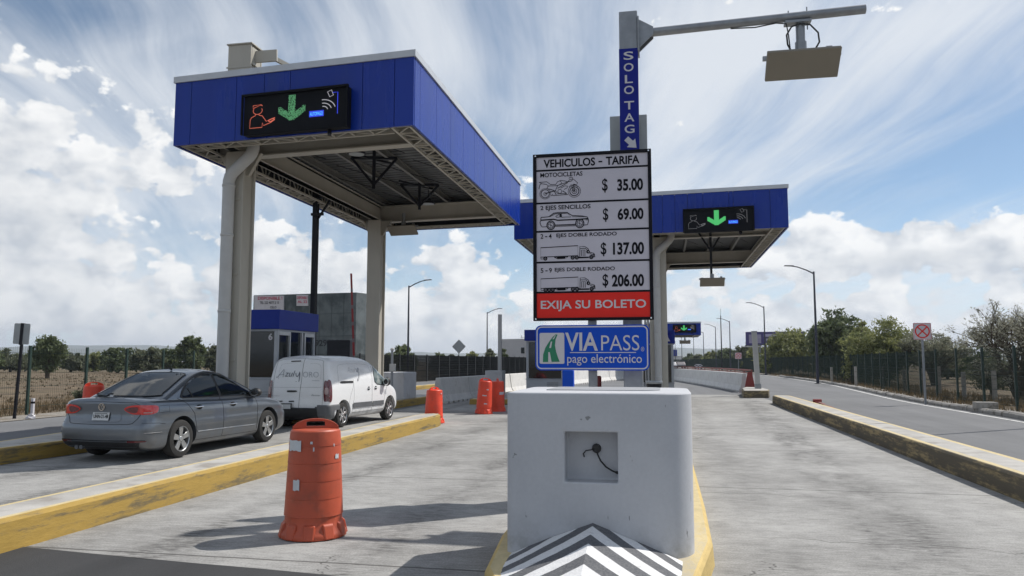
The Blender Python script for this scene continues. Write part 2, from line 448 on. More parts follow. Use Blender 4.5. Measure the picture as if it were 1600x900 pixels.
def tag(o, label=None, cat=None, group=None, kind=None):
    if label: o['label'] = label
    if cat: o['category'] = cat
    if group: o['group'] = group
    if kind: o['kind'] = kind
    return o
def thing(name, label, cat, loc=(0, 0, 0), rz=0., group=None):
    o = bpy.data.objects.new(name, None); COL.objects.link(o)
    o.location = loc; o.rotation_euler = (0, 0, rz); o.empty_display_size = .2
    return tag(o, label, cat, group)
def struct(o): o['kind'] = 'structure'; return o
def copy_tree(o, parent=None, loc=None, rz=None, label=None):
    c = o.copy(); COL.objects.link(c); c.parent = parent
    if loc is not None: c.location = loc
    if rz is not None: c.rotation_euler = (0, 0, rz)
    if label: c['label'] = label
    for ch in list(o.children): copy_tree(ch, c)
    return c

def text_mesh(body, x0, x1, z0, z1, y, bold=0., shear=0., extrude=0.0):
    """lettering fitted to a box of the XZ plane at depth y, as raw (verts, faces)"""
    cu = bpy.data.curves.new('lettering', 'FONT'); cu.body = body; cu.size = 1; cu.offset = bold; cu.shear = shear
    cu.resolution_u = 4; cu.extrude = extrude; cu.fill_mode = 'FRONT' if not extrude else 'BOTH'
    ob = bpy.data.objects.new('lettering', cu); COL.objects.link(ob)
    dg = bpy.context.evaluated_depsgraph_get()
    me = bpy.data.meshes.new_from_object(ob.evaluated_get(dg))
    V = [v.co.copy() for v in me.vertices]; Fc = [tuple(p.vertices) for p in me.polygons]
    bpy.data.objects.remove(ob); bpy.data.meshes.remove(me); bpy.data.curves.remove(cu)
    if not V: return [], []
    ax, bx = min(v.x for v in V), max(v.x for v in V); ay, by = min(v.y for v in V), max(v.y for v in V)
    sx = (x1 - x0) / max(bx - ax, 1e-6); sz = (z1 - z0) / max(by - ay, 1e-6)
    return [(x0 + (v.x - ax) * sx, y - v.z, z0 + (v.y - ay) * sz) for v in V], Fc
def put_text(mb, body, x0, x1, z0, z1, y, bold=0., shear=0.):
    v, f = text_mesh(body, x0, x1, z0, z1, y, bold, shear)
    if v: mb.add([Vector(p) + mb.o for p in v], f)

def cut(o, cutters):
    """boolean the cutters (objects) away from o and keep the result as o's mesh"""
    for c in cutters:
        m = o.modifiers.new('cut', 'BOOLEAN'); m.operation = 'DIFFERENCE'; m.object = c; m.solver = 'EXACT'
    dg = bpy.context.evaluated_depsgraph_get()
    me = bpy.data.meshes.new_from_object(o.evaluated_get(dg))
    o.modifiers.clear(); o.data = me
    for c in cutters: bpy.data.objects.remove(c)

# ------------------------------------------------------------------ ground, roads, islands
def disc_ground():
    mb = MB()
    n, rings = 72, [0.01, 40, 120, 400, 1500, 6000]
    vs, fs = [], []
    for r in rings:
        for k in range(n): vs.append((r * cos(2 * pi * k / n), r * sin(2 * pi * k / n), -.008))
    for i in range(len(rings) - 1):
        for k in range(n): fs.append((i * n + k, i * n + (k + 1) % n, (i + 1) * n + (k + 1) % n, (i + 1) * n + k))
    mb.add(vs, fs)
    return struct(mb.build('ground', FIELD))
disc_ground()

RK = [(9.55, -12), (9.55, 10), (9.58, 24), (9.7, 34), (10.6, 46), (11.35, 57), (11.6, 75), (11.2, 100), (9.6, 140), (5.0, 190), (-6, 260), (-26, 340)]   # right kerb
LK = [(-17.0, -12), (-17.1, 17), (-18.2, 40), (-18.6, 55), (-17.2, 80), (-16.4, 100), (-17.5, 140), (-24, 190), (-40, 260), (-66, 340)]
def resample(pts, step):
    P = [Vector((*p, 0)) for p in pts]
    out = []
    for i in range(len(P) - 1):
        p0 = P[max(i - 1, 0)]; p1, p2 = P[i], P[i + 1]; p3 = P[min(i + 2, len(P) - 1)]
        n = max(2, int((p2 - p1).length / step))
        for k in range(n):
            t = k / n
            out.append(.5 * ((2 * p1) + (p2 - p0) * t + (2 * p0 - 5 * p1 + 4 * p2 - p3) * t * t + (3 * p1 - p0 - 3 * p2 + p3) * t ** 3))
    return out + [P[-1]]
def offset(path, d):
    out = []
    for i, p in enumerate(path):
        t = (path[min(i + 1, len(path) - 1)] - path[max(i - 1, 0)]).normalized()
        out.append(p + Vector((t.y, -t.x, 0)) * d)
    return out
def strip(name, a, b, z, m):
    n = min(len(a), len(b))
    return struct(MB().add([(p.x, p.y, z) for p in a[:n]] + [(p.x, p.y, z) for p in b[:n]], [(i, i + 1, n + i + 1, n + i) for i in range(n - 1)]).build(name, m))
RKs = resample(RK, 1.5)
LKs = resample(LK, 2.0)
def by_y(path, ys):
    out = []
    for y in ys:
        for i in range(len(path) - 1):
            if path[i].y <= y <= path[i + 1].y:
                t = (y - path[i].y) / max(1e-6, path[i + 1].y - path[i].y); out.append(path[i].lerp(path[i + 1], t)); break
    return out
ys = [-12 + 2 * k for k in range(176)]
strip('road', by_y(LKs, ys), by_y(RKs, ys), -.004, ASPH)
# toll lanes in concrete, with the new black asphalt patch in the left foreground
struct(MB().sheet([(-6.0, 5.9, 0), (-5.3, 5.85, 0), (-3.1, 5.62, 0), (-1.4, 5.46, 0), (-1.4, -6, 0), (4.2, -6, 0), (4.2, 38, 0), (-8.6, 38, 0), (-8.6, 23, 0), (-10.2, 9.2, 0), (-10.2, -6, 0), (-6.0, -6, 0)]).build('concrete_pavement', CONC))
struct(MB().sheet([(-6.0, -6, .004), (-1.4, -6, .004), (-1.4, 5.46, .004), (-2.3, 5.53, .004), (-3.1, 5.62, .004), (-4.2, 5.71, .004), (-5.3, 5.85, .004), (-6.0, 5.9, .004)]).build('asphalt_patch', ASPH2))
strip('road_edge_line', offset(RKs, -.42), offset(RKs, -.30), .002, WHITE_LINE)
strip('verge', offset(RKs, .2), offset(RKs, 1.6), .012, GRAVEL)
strip('left_verge', offset(LKs, -1.5), offset(LKs, -.05), .006, GRAVEL)

def kerb_run(name, path, w, h, n0, n1, step_len=1.0):
    """cast kerb stones with slightly different heights and small gaps"""
    mb = MB(); acc = []
    for i in range(n0, n1):
        a, b = path[i], path[i + 1]
        d = (b - a); L = d.length; t = d / L; q = Vector((t.y, -t.x, 0))
        k = max(1, round(L / step_len))
        for j in range(k):
            p0 = a + d * (j / k) + t * .012; p1 = a + d * ((j + 1) / k) - t * .012
            hh = h + R.uniform(-.022, .022); o = q * R.uniform(-.02, .02); ch = .05
            vs = []
            for p in (p0, p1):
                for x, z in ((0, -.05), (0, hh - ch), (ch, hh), (w, hh), (w, -.05)): vs.append(p + o + q * x + Vector((0, 0, z)))
            mb.add(vs, [(0, 1, 2, 3, 4), (9, 8, 7, 6, 5)] + [(m, m + 5, (m + 1) % 5 + 5, (m + 1) % 5) for m in range(5)])
    return struct(mb.build(name, KERBC))
kerb_run('road_kerb', RKs, .24, .15, 4, 62)

def rounded(mb, poly, z0, z1, bev, mside, mtop, inset=0.0):
    """island slab: vertical side, chamfered edge, then a top with an optional painted margin"""
    P = [Vector((*p, 0)) for p in poly]; n = len(P)
    area = sum(P[i].x * P[(i + 1) % n].y - P[(i + 1) % n].x * P[i].y for i in range(n))
    if area < 0: P.reverse()
    def ins(d):
        out = []
        for i in range(n):
            a, b, c = P[i - 1], P[i], P[(i + 1) % n]
            u = (b - a).normalized(); v = (c - b).normalized()
            nu = Vector((-u.y, u.x, 0)); nv = Vector((-v.y, v.x, 0))
            m = (nu + nv); m = m / max(.35, m.dot(nu)) if m.length > 1e-6 else nu
            out.append(b + m * d)
        return out
    rings = [(P, z0), (ins(.012), z1 - bev), (ins(.012 + bev * .6), z1 - bev * .25), (ins(bev * 1.4), z1)]
    mats = [mside, mside, mside]
    if inset: rings.append((ins(bev * 1.4 + inset), z1 + .001)); mats.append(2)
    vs = []
    for ring, z in rings: vs += [(p.x, p.y, z) for p in ring]
    for k in range(len(rings) - 1):
        mb.m = mats[k]
        mb.add([], []); b = len(mb.v)
        mb.add(vs[k * n:(k + 2) * n], [(i, (i + 1) % n, n + (i + 1) % n, n + i) for i in range(n)])
    mb.m = mtop
    mb.add(vs[-n:], [tuple(range(n))])
def dense(poly, step):
    out = []
    for i in range(len(poly)):
        a, b = Vector((*poly[i], 0)), Vector((*poly[(i + 1) % len(poly)], 0))
        k = max(1, int((b - a).length / step))
        for j in range(k): p = a.lerp(b, j / k); out.append((p.x, p.y))
    return out
def island(name, poly, h, mside, mtop, mmargin, inset=.07, bev=.035):
    mb = MB(); rounded(mb, dense(poly, 1.0), 0, h, bev, 0, 1, inset)
    return struct(mb.build(name, [mside, mtop, mmargin], smooth=28))
island('yellow_kerb_island', [(-5.45, 4.0), (-5.45, 18.3), (-5.52, 18.75), (-5.75, 18.95), (-5.98, 18.75), (-6.06, 18.3), (-6.06, 4.0)], .28, YKERB, KTOP, YTOP, .06)
island('right_kerb_island', [(3.97, 2), (3.97, 30.6), (4.2, 31.0), (4.55, 30.9), (4.66, 30.5), (4.66, 2)], .30, YKERB2, KTOP, YTOP, .09)
island('booth_island', [(-10.35, 9.9), (-10.12, 10.2), (-9.95, 13), (-9.5, 17), (-9.02, 22), (-8.85, 29.6), (-9.1, 30.2), (-11.2, 30.2), (-11.6, 29.5), (-11.6, 15), (-11.1, 11.2), (-10.75, 10.1)], .25, YKERB, KTOP, YTOP, .1)
island('centre_island', [(-.55, 4.1), (-.1, 4.5), (.2, 5.3), (.36, 6.4), (.38, 8), (.38, 37), (.1, 37.6), (-1.0, 37.6), (-1.36, 37), (-1.36, 8), (-1.36, 6.4), (-1.25, 5.3), (-.95, 4.5)], .19, YKERB3, KTOP, YTOP, .2)
island('far_booth_island', [(-7.1, 27.8), (-6.2, 27.8), (-4.9, 27.8), (-3.4, 28), (-3.4, 37), (-4, 37.5), (-6, 37.5), (-7.1, 36)], .2, YKERB, KTOP, YTOP, .1)
island('post_island', [(3.35, 35.0), (4.42, 35.2), (4.62, 36.4), (4.62, 39.6), (3.9, 39.9), (3.55, 38)], .32, YKERB2, KTOP, KTOP, .08)
island('left_road_kerb', [(-13.9, 39), (-13.6, 39), (-12.9, 60), (-13.2, 60)], .22, YKERB, YTOP, YTOP, .05)

# distant hills all round the plain
def hills():
    mb = MB(); n = 260; vs = []
    for k in range(n + 1):
        t = 2 * pi * k / n
        r = 3000
        a = ((t + pi) % (2 * pi)) - pi
        h = 38 + 12 * sin(3 * t + 1) + 9 * sin(9 * t + 2) + 4 * sin(23 * t) + 2.2 * sin(61 * t + .7)
        h += 26 * exp(-((a - radians(42)) / .16) ** 2) + 12 * exp(-((a + radians(1.5)) / .08) ** 2)
        for f, z in ((1.0, -3), (1.10, h * .45), (1.28, h), (1.6, -3)):
            x, y = -sin(t) * r * f, cos(t) * r * f
            vs.append((x, y, z + (R.uniform(-2, 2) if z > 0 else 0)))
    fs = []
    for k in range(n):
        for j in range(3): fs.append((k * 4 + j, k * 4 + j + 1, (k + 1) * 4 + j + 1, (k + 1) * 4 + j))
    mb.add(vs, fs)
    return struct(mb.build('hills', mat('hill_scrub', (.085, .092, .062), .95, var=.35, scale=.02, rgb2=(.05, .062, .034), cov=(.45, .6), s2=.012), smooth=True))
hills()
HZ = MB().box(-5200, 5200, -5200, 5200, -9.0, 130)
def haze():
    o = HZ.build('haze', [])
    m = bpy.data.materials.new('haze_air'); m.use_nodes = True; nt = m.node_tree; nt.nodes.clear()
    out = nt.nodes.new('ShaderNodeOutputMaterial'); v = nt.nodes.new('ShaderNodeVolumePrincipled')
    v.inputs['Color'].default_value = (.80, .88, 1.0, 1); v.inputs['Density'].default_value = .00022; v.inputs['Anisotropy'].default_value = .2
    nt.links.new(v.outputs[0], out.inputs['Volume'])
    o.data.materials.append(m)
    tag(o, 'thin blue air haze over the far plain', 'haze', kind='stuff')
haze()

# ------------------------------------------------------------------ toll canopies
def canopy(name, label, FR, width, depth, skew, zb, h, cols, colw, box_at, seams_f, seams_s, detail=True):
    """FR: front right lower corner (x, y); the front edge runs to the left, skewed back by skew per metre."""
    x1, y0 = FR; x0 = x1 - width
    def W(x, y, z): return (x, y + (x1 - x) * skew, z)
    root = thing(name, label, 'toll canopy', (cols[0][0], cols[0][1], .2))
    o = root.location
    y1 = y0 + depth
    def mbx(): return MB(o)
    def bx(mb, xa, xb, ya, yb, za, zb_):
        mb.add([W(x, y, z) for z in (za, zb_) for x, y in ((xa, ya), (xb, ya), (xb, yb), (xa, yb))],
               [(3, 2, 1, 0), (4, 5, 6, 7), (0, 1, 5, 4), (1, 2, 6, 5), (2, 3, 7, 6), (3, 0, 4, 7)])
    zt = zb + h
    # cladding: separate cassettes with open joints over a dark backing
    g = .006
    def cass(cuts, n):
        c = [0] + cuts + [1]
        return [(c[i], c[i + 1]) for i in range(len(c) - 1)]
    for side, cuts, lab in (('front', seams_f, None), ('rear', seams_f, None), ('right', seams_s, None), ('left', seams_s, None)):
        mb = mbx()
        for a, b in cass(cuts, 0):
            if side in ('front', 'rear'):
                ya = y0 if side == 'front' else y1 - .05
                bx(mb, x0 + a * width + g, x0 + b * width - g, ya, ya + .05, zb, zt - .10)
            else:
                xa = x1 - .05 if side == 'right' else x0
                bx(mb, xa, xa + .05, y0 + .052 + a * (depth - .104) + g, y0 + .052 + b * (depth - .104) - g, zb, zt - .10)
        mb.build('fascia', BLUE, root)
    mb = mbx()
    bx(mb, x0 + .055, x1 - .055, y0 + .055, y0 + .08, zb + .04, zt - .12); bx(mb, x0 + .055, x1 - .055, y1 - .08, y1 - .055, zb + .04, zt - .12)
    bx(mb, x0 + .055, x0 + .08, y0 + .085, y1 - .085, zb + .04, zt - .12); bx(mb, x1 - .08, x1 - .055, y0 + .085, y1 - .085, zb + .04, zt - .12)
    mb.build('fascia_backing', BLACKP, root)
    mb = mbx()
    bx(mb, x0 - .03, x1 + .03, y0 - .03, y0 + .1, zt - .098, zt + .03); bx(mb, x0 - .03, x1 + .03, y1 - .1, y1 + .03, zt - .098, zt + .03)
    bx(mb, x0 - .03, x0 + .1, y0 + .102, y1 - .102, zt - .098, zt + .03); bx(mb, x1 - .1, x1 + .03, y0 + .102, y1 - .102, zt - .098, zt + .03)
    mb.build('roof_edge_trim', TRIM, root)
    # ribbed roof sheet
    mb = mbx(); n = int(depth / .25); zr = zb + .80
    prof = []
    for k in range(n):
        ya = y0 + .1 + (depth - .2) * k / n; st = (depth - .2) / n
        prof += [(ya, zr), (ya + st * .62, zr), (ya + st * .7, zr + .045), (ya + st * .92, zr + .045)]
    prof.append((y1 - .1, zr))
    m = len(prof)
    mb.add([W(x0 + .09, y, z) for y, z in prof] + [W(x1 - .09, y, z) for y, z in prof], [(i, i + 1, m + i + 1, m + i) for i in range(m - 1)])
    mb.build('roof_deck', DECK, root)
    # purlins along the lane under the sheet
    mb = mbx(); k = max(4, round(width / 1.05))
    for i in range(1, k):
        x = x0 + width * i / k
        bx(mb, x - .04, x + .04, y0 + .12, y1 - .12, zr - .03, zr - .012); bx(mb, x - .04, x - .03, y0 + .12, y1 - .12, zr - .2, zr - .032); bx(mb, x - .028, x + .04, y0 + .12, y1 - .12, zr - .2, zr - .187)
    mb.build('purlins', PURLIN, root)
    mb = mbx()
    for i in range(k - 1):
        xa, xb = x0 + width * (i + .5) / k, x0 + width * (i + 1.5) / k
        for j in range(3):
            ya = y0 + depth * (.12 + .3 * j); mb.bar(W(xa, ya, zr - .16), W(xb, ya + depth * .24, zr - .16), .016)
    mb.build('sag_rods', BLACKP, root)
    def ibeam(mb, a, b, hh, ww):
        a, b = Vector(a), Vector(b); d = (b - a).normalized(); q = Vector((d.y, -d.x, 0)) * (ww / 2); u = Vector((0, 0, 1))
        def slab(p, r, t, s2):
            mb.add([p - q * s2 + u * r, p + q * s2 + u * r, p + q * s2 + u * (r + t), p - q * s2 + u * (r + t)] + [v + (b - a) for v in (p - q * s2 + u * r, p + q * s2 + u * r, p + q * s2 + u * (r + t), p - q * s2 + u * (r + t))],
                   [(3, 2, 1, 0), (4, 5, 6, 7), (0, 1, 5, 4), (1, 2, 6, 5), (2, 3, 7, 6), (3, 0, 4, 7)])
        slab(a, 0, .03, 1); slab(a, hh - .03, .03, 1); slab(a, .031, hh - .062, .08)
        L = (b - a).length
        for i in range(1, int(L / 1.3)):
            c = a + d * (1.3 * i)
            mb.bar(c + u * .031, c + u * (hh - .031), .012, ww * .9, up=d)
    zB = zb + .06
    bys = [c[1] + .25 for c in cols]
    for y in bys:
        mb = mbx(); ibeam(mb, W(x0 + .14, y, zB), W(x1 - .14, y, zB), .52, .26); mb.build('cross_beam', CREAM, root)
    xs = sorted(set(c[0] for c in cols))
    for x in xs:
        mb = mbx(); ibeam(mb, W(x, y0 + .15, zB + .02), W(x, bys[0] - .16, zB + .02), .46, .24)
        if len(bys) > 1:
            ibeam(mb, W(x, bys[0] + .16, zB + .02), W(x, bys[-1] - .16, zB + .02), .46, .24)
            ibeam(mb, W(x, bys[-1] + .16, zB + .02), W(x, y1 - .15, zB + .02), .46, .24)
        mb.build('long_beam', CREAM, root)
    # small lattice trusses that carry the cladding
    def lattice(a, b, hv):
        a, b = Vector(a), Vector(b); hv = Vector(hv); L = (b - a).length; n = max(2, round(L / .42))
        mb = mbx(); mb.bar(a, b, .045); mb.bar(a + hv, b + hv, .045)
        for i in range(n):
            p, q = a.lerp(b, i / n), a.lerp(b, (i + 1) / n)
            mb.bar(p, p + hv, .028); mb.bar(p + hv if i % 2 else p, q if i % 2 else q + hv, .026)
        mb.build('edge_truss', CREAM, root)
    for xa, s in ((x1 - .12, -1), (x0 + .12, 1)):
        lattice(W(xa, y0 + .12, zb + .03), W(xa, y1 - .12, zb + .03), (s * .36, 0, .0))
        lattice(W(xa, y0 + .12, zb + .10), W(xa, y1 - .12, zb + .10), (0, 0, .55))
    lattice(W(x0 + .55, y0 + .14, zb + .03), W(x1 - .55, y0 + .14, zb + .03), (0, .3, 0))
    lattice(W(x0 + .55, y1 - .14, zb + .03), W(x1 - .55, y1 - .14, zb + .03), (0, -.3, 0))
    # soffit sheet behind the rear beam
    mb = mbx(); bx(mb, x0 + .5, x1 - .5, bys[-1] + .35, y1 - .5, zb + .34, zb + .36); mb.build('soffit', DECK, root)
    # columns with pipe in front
    for i, (cx, cy) in enumerate(cols):
        mb = mbx(); w = colw / 2
        mb.box(cx - w, cx + w, cy, cy + .05, .2, zb + .06); mb.box(cx - w, cx + w, cy + .45, cy + .5, .2, zb + .06)
        mb.box(cx - w + .06, cx + w - .06, cy + .051, cy + .449, .2, zb + .06)
        mb.prism([(cx - w - .28, zb + .055), (cx + w + .28, zb + .055), (cx + w + .002, zb - .42), (cx - w - .002, zb - .42)], 'y', cy + .2, cy + .3)
        mb.box(cx - w - .1, cx + w + .1, cy - .1, cy + .6, .2, .24)
        col = mb.build('column', CREAM, root, bevel=.008)
        if i == 0 and detail:
            mb = MB(o); px, py = cx - .03, cy - .15
            ex = cx + .50
            mb.tube([(ex, py + .02, zb + .45), (ex, py + .02, zb + .06), (ex - .03, py + .01, zb - .04), (ex - .08, py, zb - .12), (px + .08, py, zb - .44), (px + .03, py, zb - .52), (px, py, zb - .62), (px, py, .25)], .125, 16)
            for z in (zb - .14, zb - .46, zb - .62): pass
            for z in (zb - .75, 4.2, 2.6, 1.0): mb.lathe([(.129, z), (.137, z + .01), (.137, z + .05), (.129, z + .06)], (px, py, 0), 16)
            pipe = mb.build('downspout', PIPE, root, smooth=50)
            for z in (zb - 1.0, 3.4, 1.6): MB(o).box(px - .19, px + .19, cy - .03, cy - .002, z, z + .05).build('pipe_clamp', CREAM, root)
            mb = MB(o); mb.tube([(cx - w - .07, cy + .12, .2), (cx - w - .07, cy + .12, zb - .5)], .045, 8); mb.tube([(cx - w - .17, cy + .25, .2), (cx - w - .17, cy + .25, zb - .5)], .035, 8); mb.build('conduit', PIPE, root, smooth=True)
    if box_at:
        bx_, by_ = box_at
        mb = mbx(); mb.box(bx_ - .27, bx_ + .27, by_, by_ + .04, zr, zt + 1.02); mb.box(bx_ - .27, bx_ + .27, by_ + .42, by_ + .46, zr, zt + 1.02)
        mb.box(bx_ - .22, bx_ + .22, by_ + .041, by_ + .419, zr, zt + .98); mb.box(bx_ - .30, bx_ + .30, by_ - .03, by_ + .48, zt + 1.021, zt + 1.05); mb.box(bx_ - .3, bx_ + .3, by_ - .008, by_ - .001, zt + .50, zt + .54)
        st = mb.build('column_stub', CREAM, root, bevel=.006)
        mb = mbx(); mb.bar((bx_ + .23, by_ + .2, zt + .80), (bx_ + .75, by_ + .25, zt + .82), .05, .26); mb.bar((bx_ + .55, by_ + .3, zt + .84), (bx_ + 2.2, by_ + 2.3, zt + .16), .06, .09)
        mb.box(bx_ + .23, bx_ + .27, by_ + .05, by_ + .4, zt + .6, zt + .98); mb.build('stay', CREAM, root)
    return root

ZC, HC = 6.0, 1.42
canopy('toll_canopy', 'near blue toll canopy over the lane of the grey sedan and white van', (-4.52, 13.39), 5.3, 10.9, .075, ZC, HC,
       [(-8.92, 14.62), (-8.95, 22.75)], .43, (-8.92, 14.66), [.075, .275, .395, .505, .80, .925], [.03, .13, .23, .33, .43, .53, .63, .74, .85, .95])
canopy('toll_canopy', 'second blue toll canopy behind the tariff board, with brown ribbed soffit over the right lane', (4.12, 26.37), 9.4, 11.2, .077, ZC, HC,
       [(-.18, 28.0), (-.2, 35.6)], .62, None, [.12, .27, .42, .565, .61, .655, .71, .80, .815, .94], [.1, .2, .3, .4, .5, .6, .7, .8, .9])
canopy('toll_canopy', 'small distant blue toll canopy at the end of the right lane', (3.05, 66), 4.6, 7, .077, 3.77, 1.08,
       [(-.6, 67.2), (-.6, 71.5)], .5, None, [.2, .4, .6, .8], [.25, .5, .75], detail=False)

# lane signals on the canopies
def emis(name, rgb, s):
    m = bpy.data.materials.new(name); m.use_nodes = True; b = m.node_tree.nodes['Principled BSDF']
    b.inputs['Base Color'].default_value = (*[c * .3 for c in rgb], 1); b.inputs['Emission Color'].default_value = (*rgb, 1); b.inputs['Emission Strength'].default_value = s
    return m
E_RED = emis('led_red', (.9, .20, .12), .55); E_GREEN = emis('led_green', (.16, .55, .24), .48); E_WHITE = emis('led_white', (.8, .78, .85), .42)
E_BLUE = emis('led_blue', (.03, .06, .9), .7); E_CYAN = emis('led_cyan', (.1, .55, 1), 1.1); E_DIM = emis('led_dim_white', (.5, .5, .52), .16); E_GREEN2 = emis('led_bright_green', (.10, .65, .2), .62)
def led_sign(label, loc, rz, fig, green, dots, pole, sc=1.0, written='AUTOPAGO'):
    t = thing('lane_signal', label, 'lane signal', loc, rz, 'lane signals on the canopies')
    W2, H2 = 1.13 * sc, .40 * sc
    mb = MB(); mb.box(-W2, W2, -.16, .0, -H2, H2); mb.box(-W2 - .03, W2 + .03, -.22, -.162, H2 - .03, H2 + .02); mb.box(-W2 - .03, -W2, -.22, -.162, -H2, H2 - .032); mb.box(W2, W2 + .03, -.22, -.162, -H2, H2 - .032)
    mb.build('housing', LEDBOX, t, bevel=.008)
    y = -.166
    def U(p): return [((a / 800 - 1) * W2, (1 - b / 355 * 1.0) * H2) for a, b in p]
    # attendant holding out a hand (pixels of a 1600 x 711 drawing of the board, straightened)
    mb = MB(); wl = .013 * sc
    mb.ribbon(U([(150, 190), (290, 180), (150, 240), (150, 190)]), wl, y); mb.ribbon(U([(255, 180), (300, 205)]), wl, y)
    head = [(225 + 72 * cos(a), 285 + 66 * sin(a)) for a in [radians(d) for d in range(-30, 211, 20)]]
    mb.ribbon(U(head), wl, y)
    mb.ribbon(U([(190, 345), (190, 370), (130, 400), (110, 440), (105, 590), (300, 590), (305, 510), (325, 560), (440, 515), (500, 470), (480, 455), (430, 460), (365, 490), (300, 385), (250, 368), (245, 345)]), wl, y)
    mb.build('attendant_symbol', fig, t)
    mb = MB(); mb.ribbon(U([(395, 480), (450, 455), (500, 440), (490, 470), (430, 505), (400, 490)]), wl * 1.6, y - .001); mb.build('hand_symbol', E_RED if fig is E_RED else fig, t)
    # arrow made of lamps
    mb = MB(); r = .0068 * sc
    for i in range(40):
        for j in range(36):
            X, Z = 545 + i * 11, 70 + j * 12.4
            inside = (705 < X < 815 and Z < 400) or (abs(abs(X - 760) * .80 + Z - 470) < 66 and abs(X - 760) < 205 and Z > 265)
            if inside and (dots or True):
                if dots and R.random() < .16: continue
                x, z = U([(X, Z)])[0]
                rr = r * (R.uniform(.75, 1.05) if dots else 1.5)
                mb.add([(x - rr, y, z - rr), (x + rr, y, z - rr), (x + rr, y, z + rr), (x - rr, y, z + rr)], [(0, 1, 2, 3)])
    mb.build('arrow_lamps', green, t)
    mb = MB(); mb.box(*(U([(1030, 0)])[0][0], U([(1250, 0)])[0][0]), y - .004, y, U([(0, 490)])[0][1], U([(0, 385)])[0][1]); mb.build('message_panel', E_BLUE, t)
    mb = MB(); put_text(mb, written, U([(1042, 0)])[0][0], U([(1238, 0)])[0][0], U([(0, 470)])[0][1], U([(0, 408)])[0][1], y - .006, .01); mb.build('message', E_CYAN, t)
    mb = MB()
    for rad in (75, 130, 190): mb.ribbon(U([(1235 + rad * cos(a), 395 - rad * sin(a)) for a in [radians(d) for d in range(15, 96, 10)]]), wl * 1.2, y)
    mb.ribbon(U([(1300, 75), (1360, 48), (1390, 140), (1335, 165)]), wl * 1.1, y, True)
    mb.build('tag_symbol', E_WHITE if fig is E_RED else E_DIM, t)
    mb = MB(); mb.ribbon(U([(1380, 95), (1455, 95), (1455, 470)]), wl * 1.2, y); mb.build('gantry_symbol', pole, t)
    mb = MB(); mb.bar((.62 * W2, -.05, -H2), (.64 * W2, -.08, -H2 - .1), .07); mb.build('cable_gland', BLACKP, t)
    return t
rzc = -math.atan(.075)
led_sign('wide black lane signal with red attendant outline and dotted green arrow on the near canopy', (-6.93, 13.56, 6.42), rzc, E_RED, E_GREEN, True, E_BLUE)
led_sign('wide black lane signal with pale attendant outline and solid green arrow on the second canopy', (1.88, 26.53, 6.33), rzc, E_DIM, E_GREEN2, False, E_DIM, 1.0)
led_sign('tiny far lane signal with green arrow on the distant canopy', (1.72, 66.08, 4.3), rzc, E_RED, E_GREEN2, False, E_WHITE, .82)

# things hung below the canopies
def bracket(label, loc, rz, w, h, drop):
    t = thing('hanging_bracket', label, 'bracket', loc, rz, 'black brackets under the canopies')
    mb = MB(); mb.bar((-w / 2, 0, 0), (w / 2, 0, 0), .07); mb.bar((-w / 2, 0, 0), (0, 0, -h), .06); mb.bar((w / 2, 0, 0), (0, 0, -h), .06); mb.bar((-w / 2, -.45, 0), (w / 2 - .2, .5, .0), .05); mb.build('frame', BLACKP, t)
    mb = MB(); mb.bar((0, 0, .35), (0, 0, -h - drop), .075); mb.build('drop_rod', BLACKP, t)
    return t
bracket('black V shaped bracket hung under the front of the near canopy', (-6.95, 17.6, 6.60), .25, 1.12, .68, .10)
bracket('black V shaped bracket hung under the back of the near canopy', (-6.75, 20.6, 6.60), .25, 1.08, .62, .10)
bracket('black V bracket with long rod carrying the small reader under the second canopy', (1.72, 28.4, 6.5), .1, 1.15, .95, .85)
def reader(label, loc, rz, w, hang):
    t = thing('tag_reader', label, 'tag reader', loc, rz, 'overhead tag readers')
    mb = MB(); c, s = cos(radians(40)), sin(radians(40)); H = .40
    n = Vector((0, -s, -c)); v = Vector((0, -c, s)) * (H / 2)      # face looks forward and down
    u = Vector((w / 2, 0, 0))
    f = [Vector(p) for p in (-u - v, u - v, u + v, -u + v)]
    mb.add([p + n * .025 for p in f] + [p - n * .025 for p in f], [(0, 1, 2, 3), (7, 6, 5, 4), (0, 4, 5, 1), (1, 5, 6, 2), (2, 6, 7, 3), (3, 7, 4, 0)])
    mb.build('panel', TAN, t, bevel=.01)
    mb = MB(); mb.bar((-w / 2 - .03, .05, .12), (w / 2 + .03, .05, .12), .05); mb.box(-w / 2 + .05, -w / 2 + .12, .0, .06, .14, .17); mb.box(w / 2 - .15, w / 2 - .08, -.02, .05, .146, .2)
    mb.tube([(0, .06, .1), (0, .06, hang)], .055, 12); mb.tube([(0, .06, .1), (0, .06, .3)], .07, 12)
    mb.build('hanger', GALV, t, smooth=45)
    return t
reader('small grey tag reader hanging under the second canopy', (1.74, 28.3, 4.42), 0, .86, .26)
reader('beige tag reader bracketed to the rear column of the near canopy', (-8.05, 22.9, 5.72), -.1, .95, .55)
reader('tiny tag reader hanging under the distant canopy', (1.75, 67, 3.2), 0, .9, .5)
def bell_lamp(label, loc):
    t = thing('hanging_lamp', label, 'lamp', loc, 0, 'bell lamps under the near canopy')
    MB().lathe([(.02, .16), (.07, .13), (.10, .05), (.2, .0), (.21, -.03), (.19, -.03)], n=20).build('shade', BLACKP, t, smooth=True)
    MB().lathe([(.012, .15), (.012, .55)], n=8).build('stem', BLACKP, t)
    MB().lathe([(.17, -.032), (.17, -.04)], n=20).build('lens', GREYB, t)
bell_lamp('small black bell lamp under the front of the near canopy', (-6.64, 15.76, 6.22))
bell_lamp('small black bell lamp under the back of the near canopy', (-6.71, 21.3, 6.22))
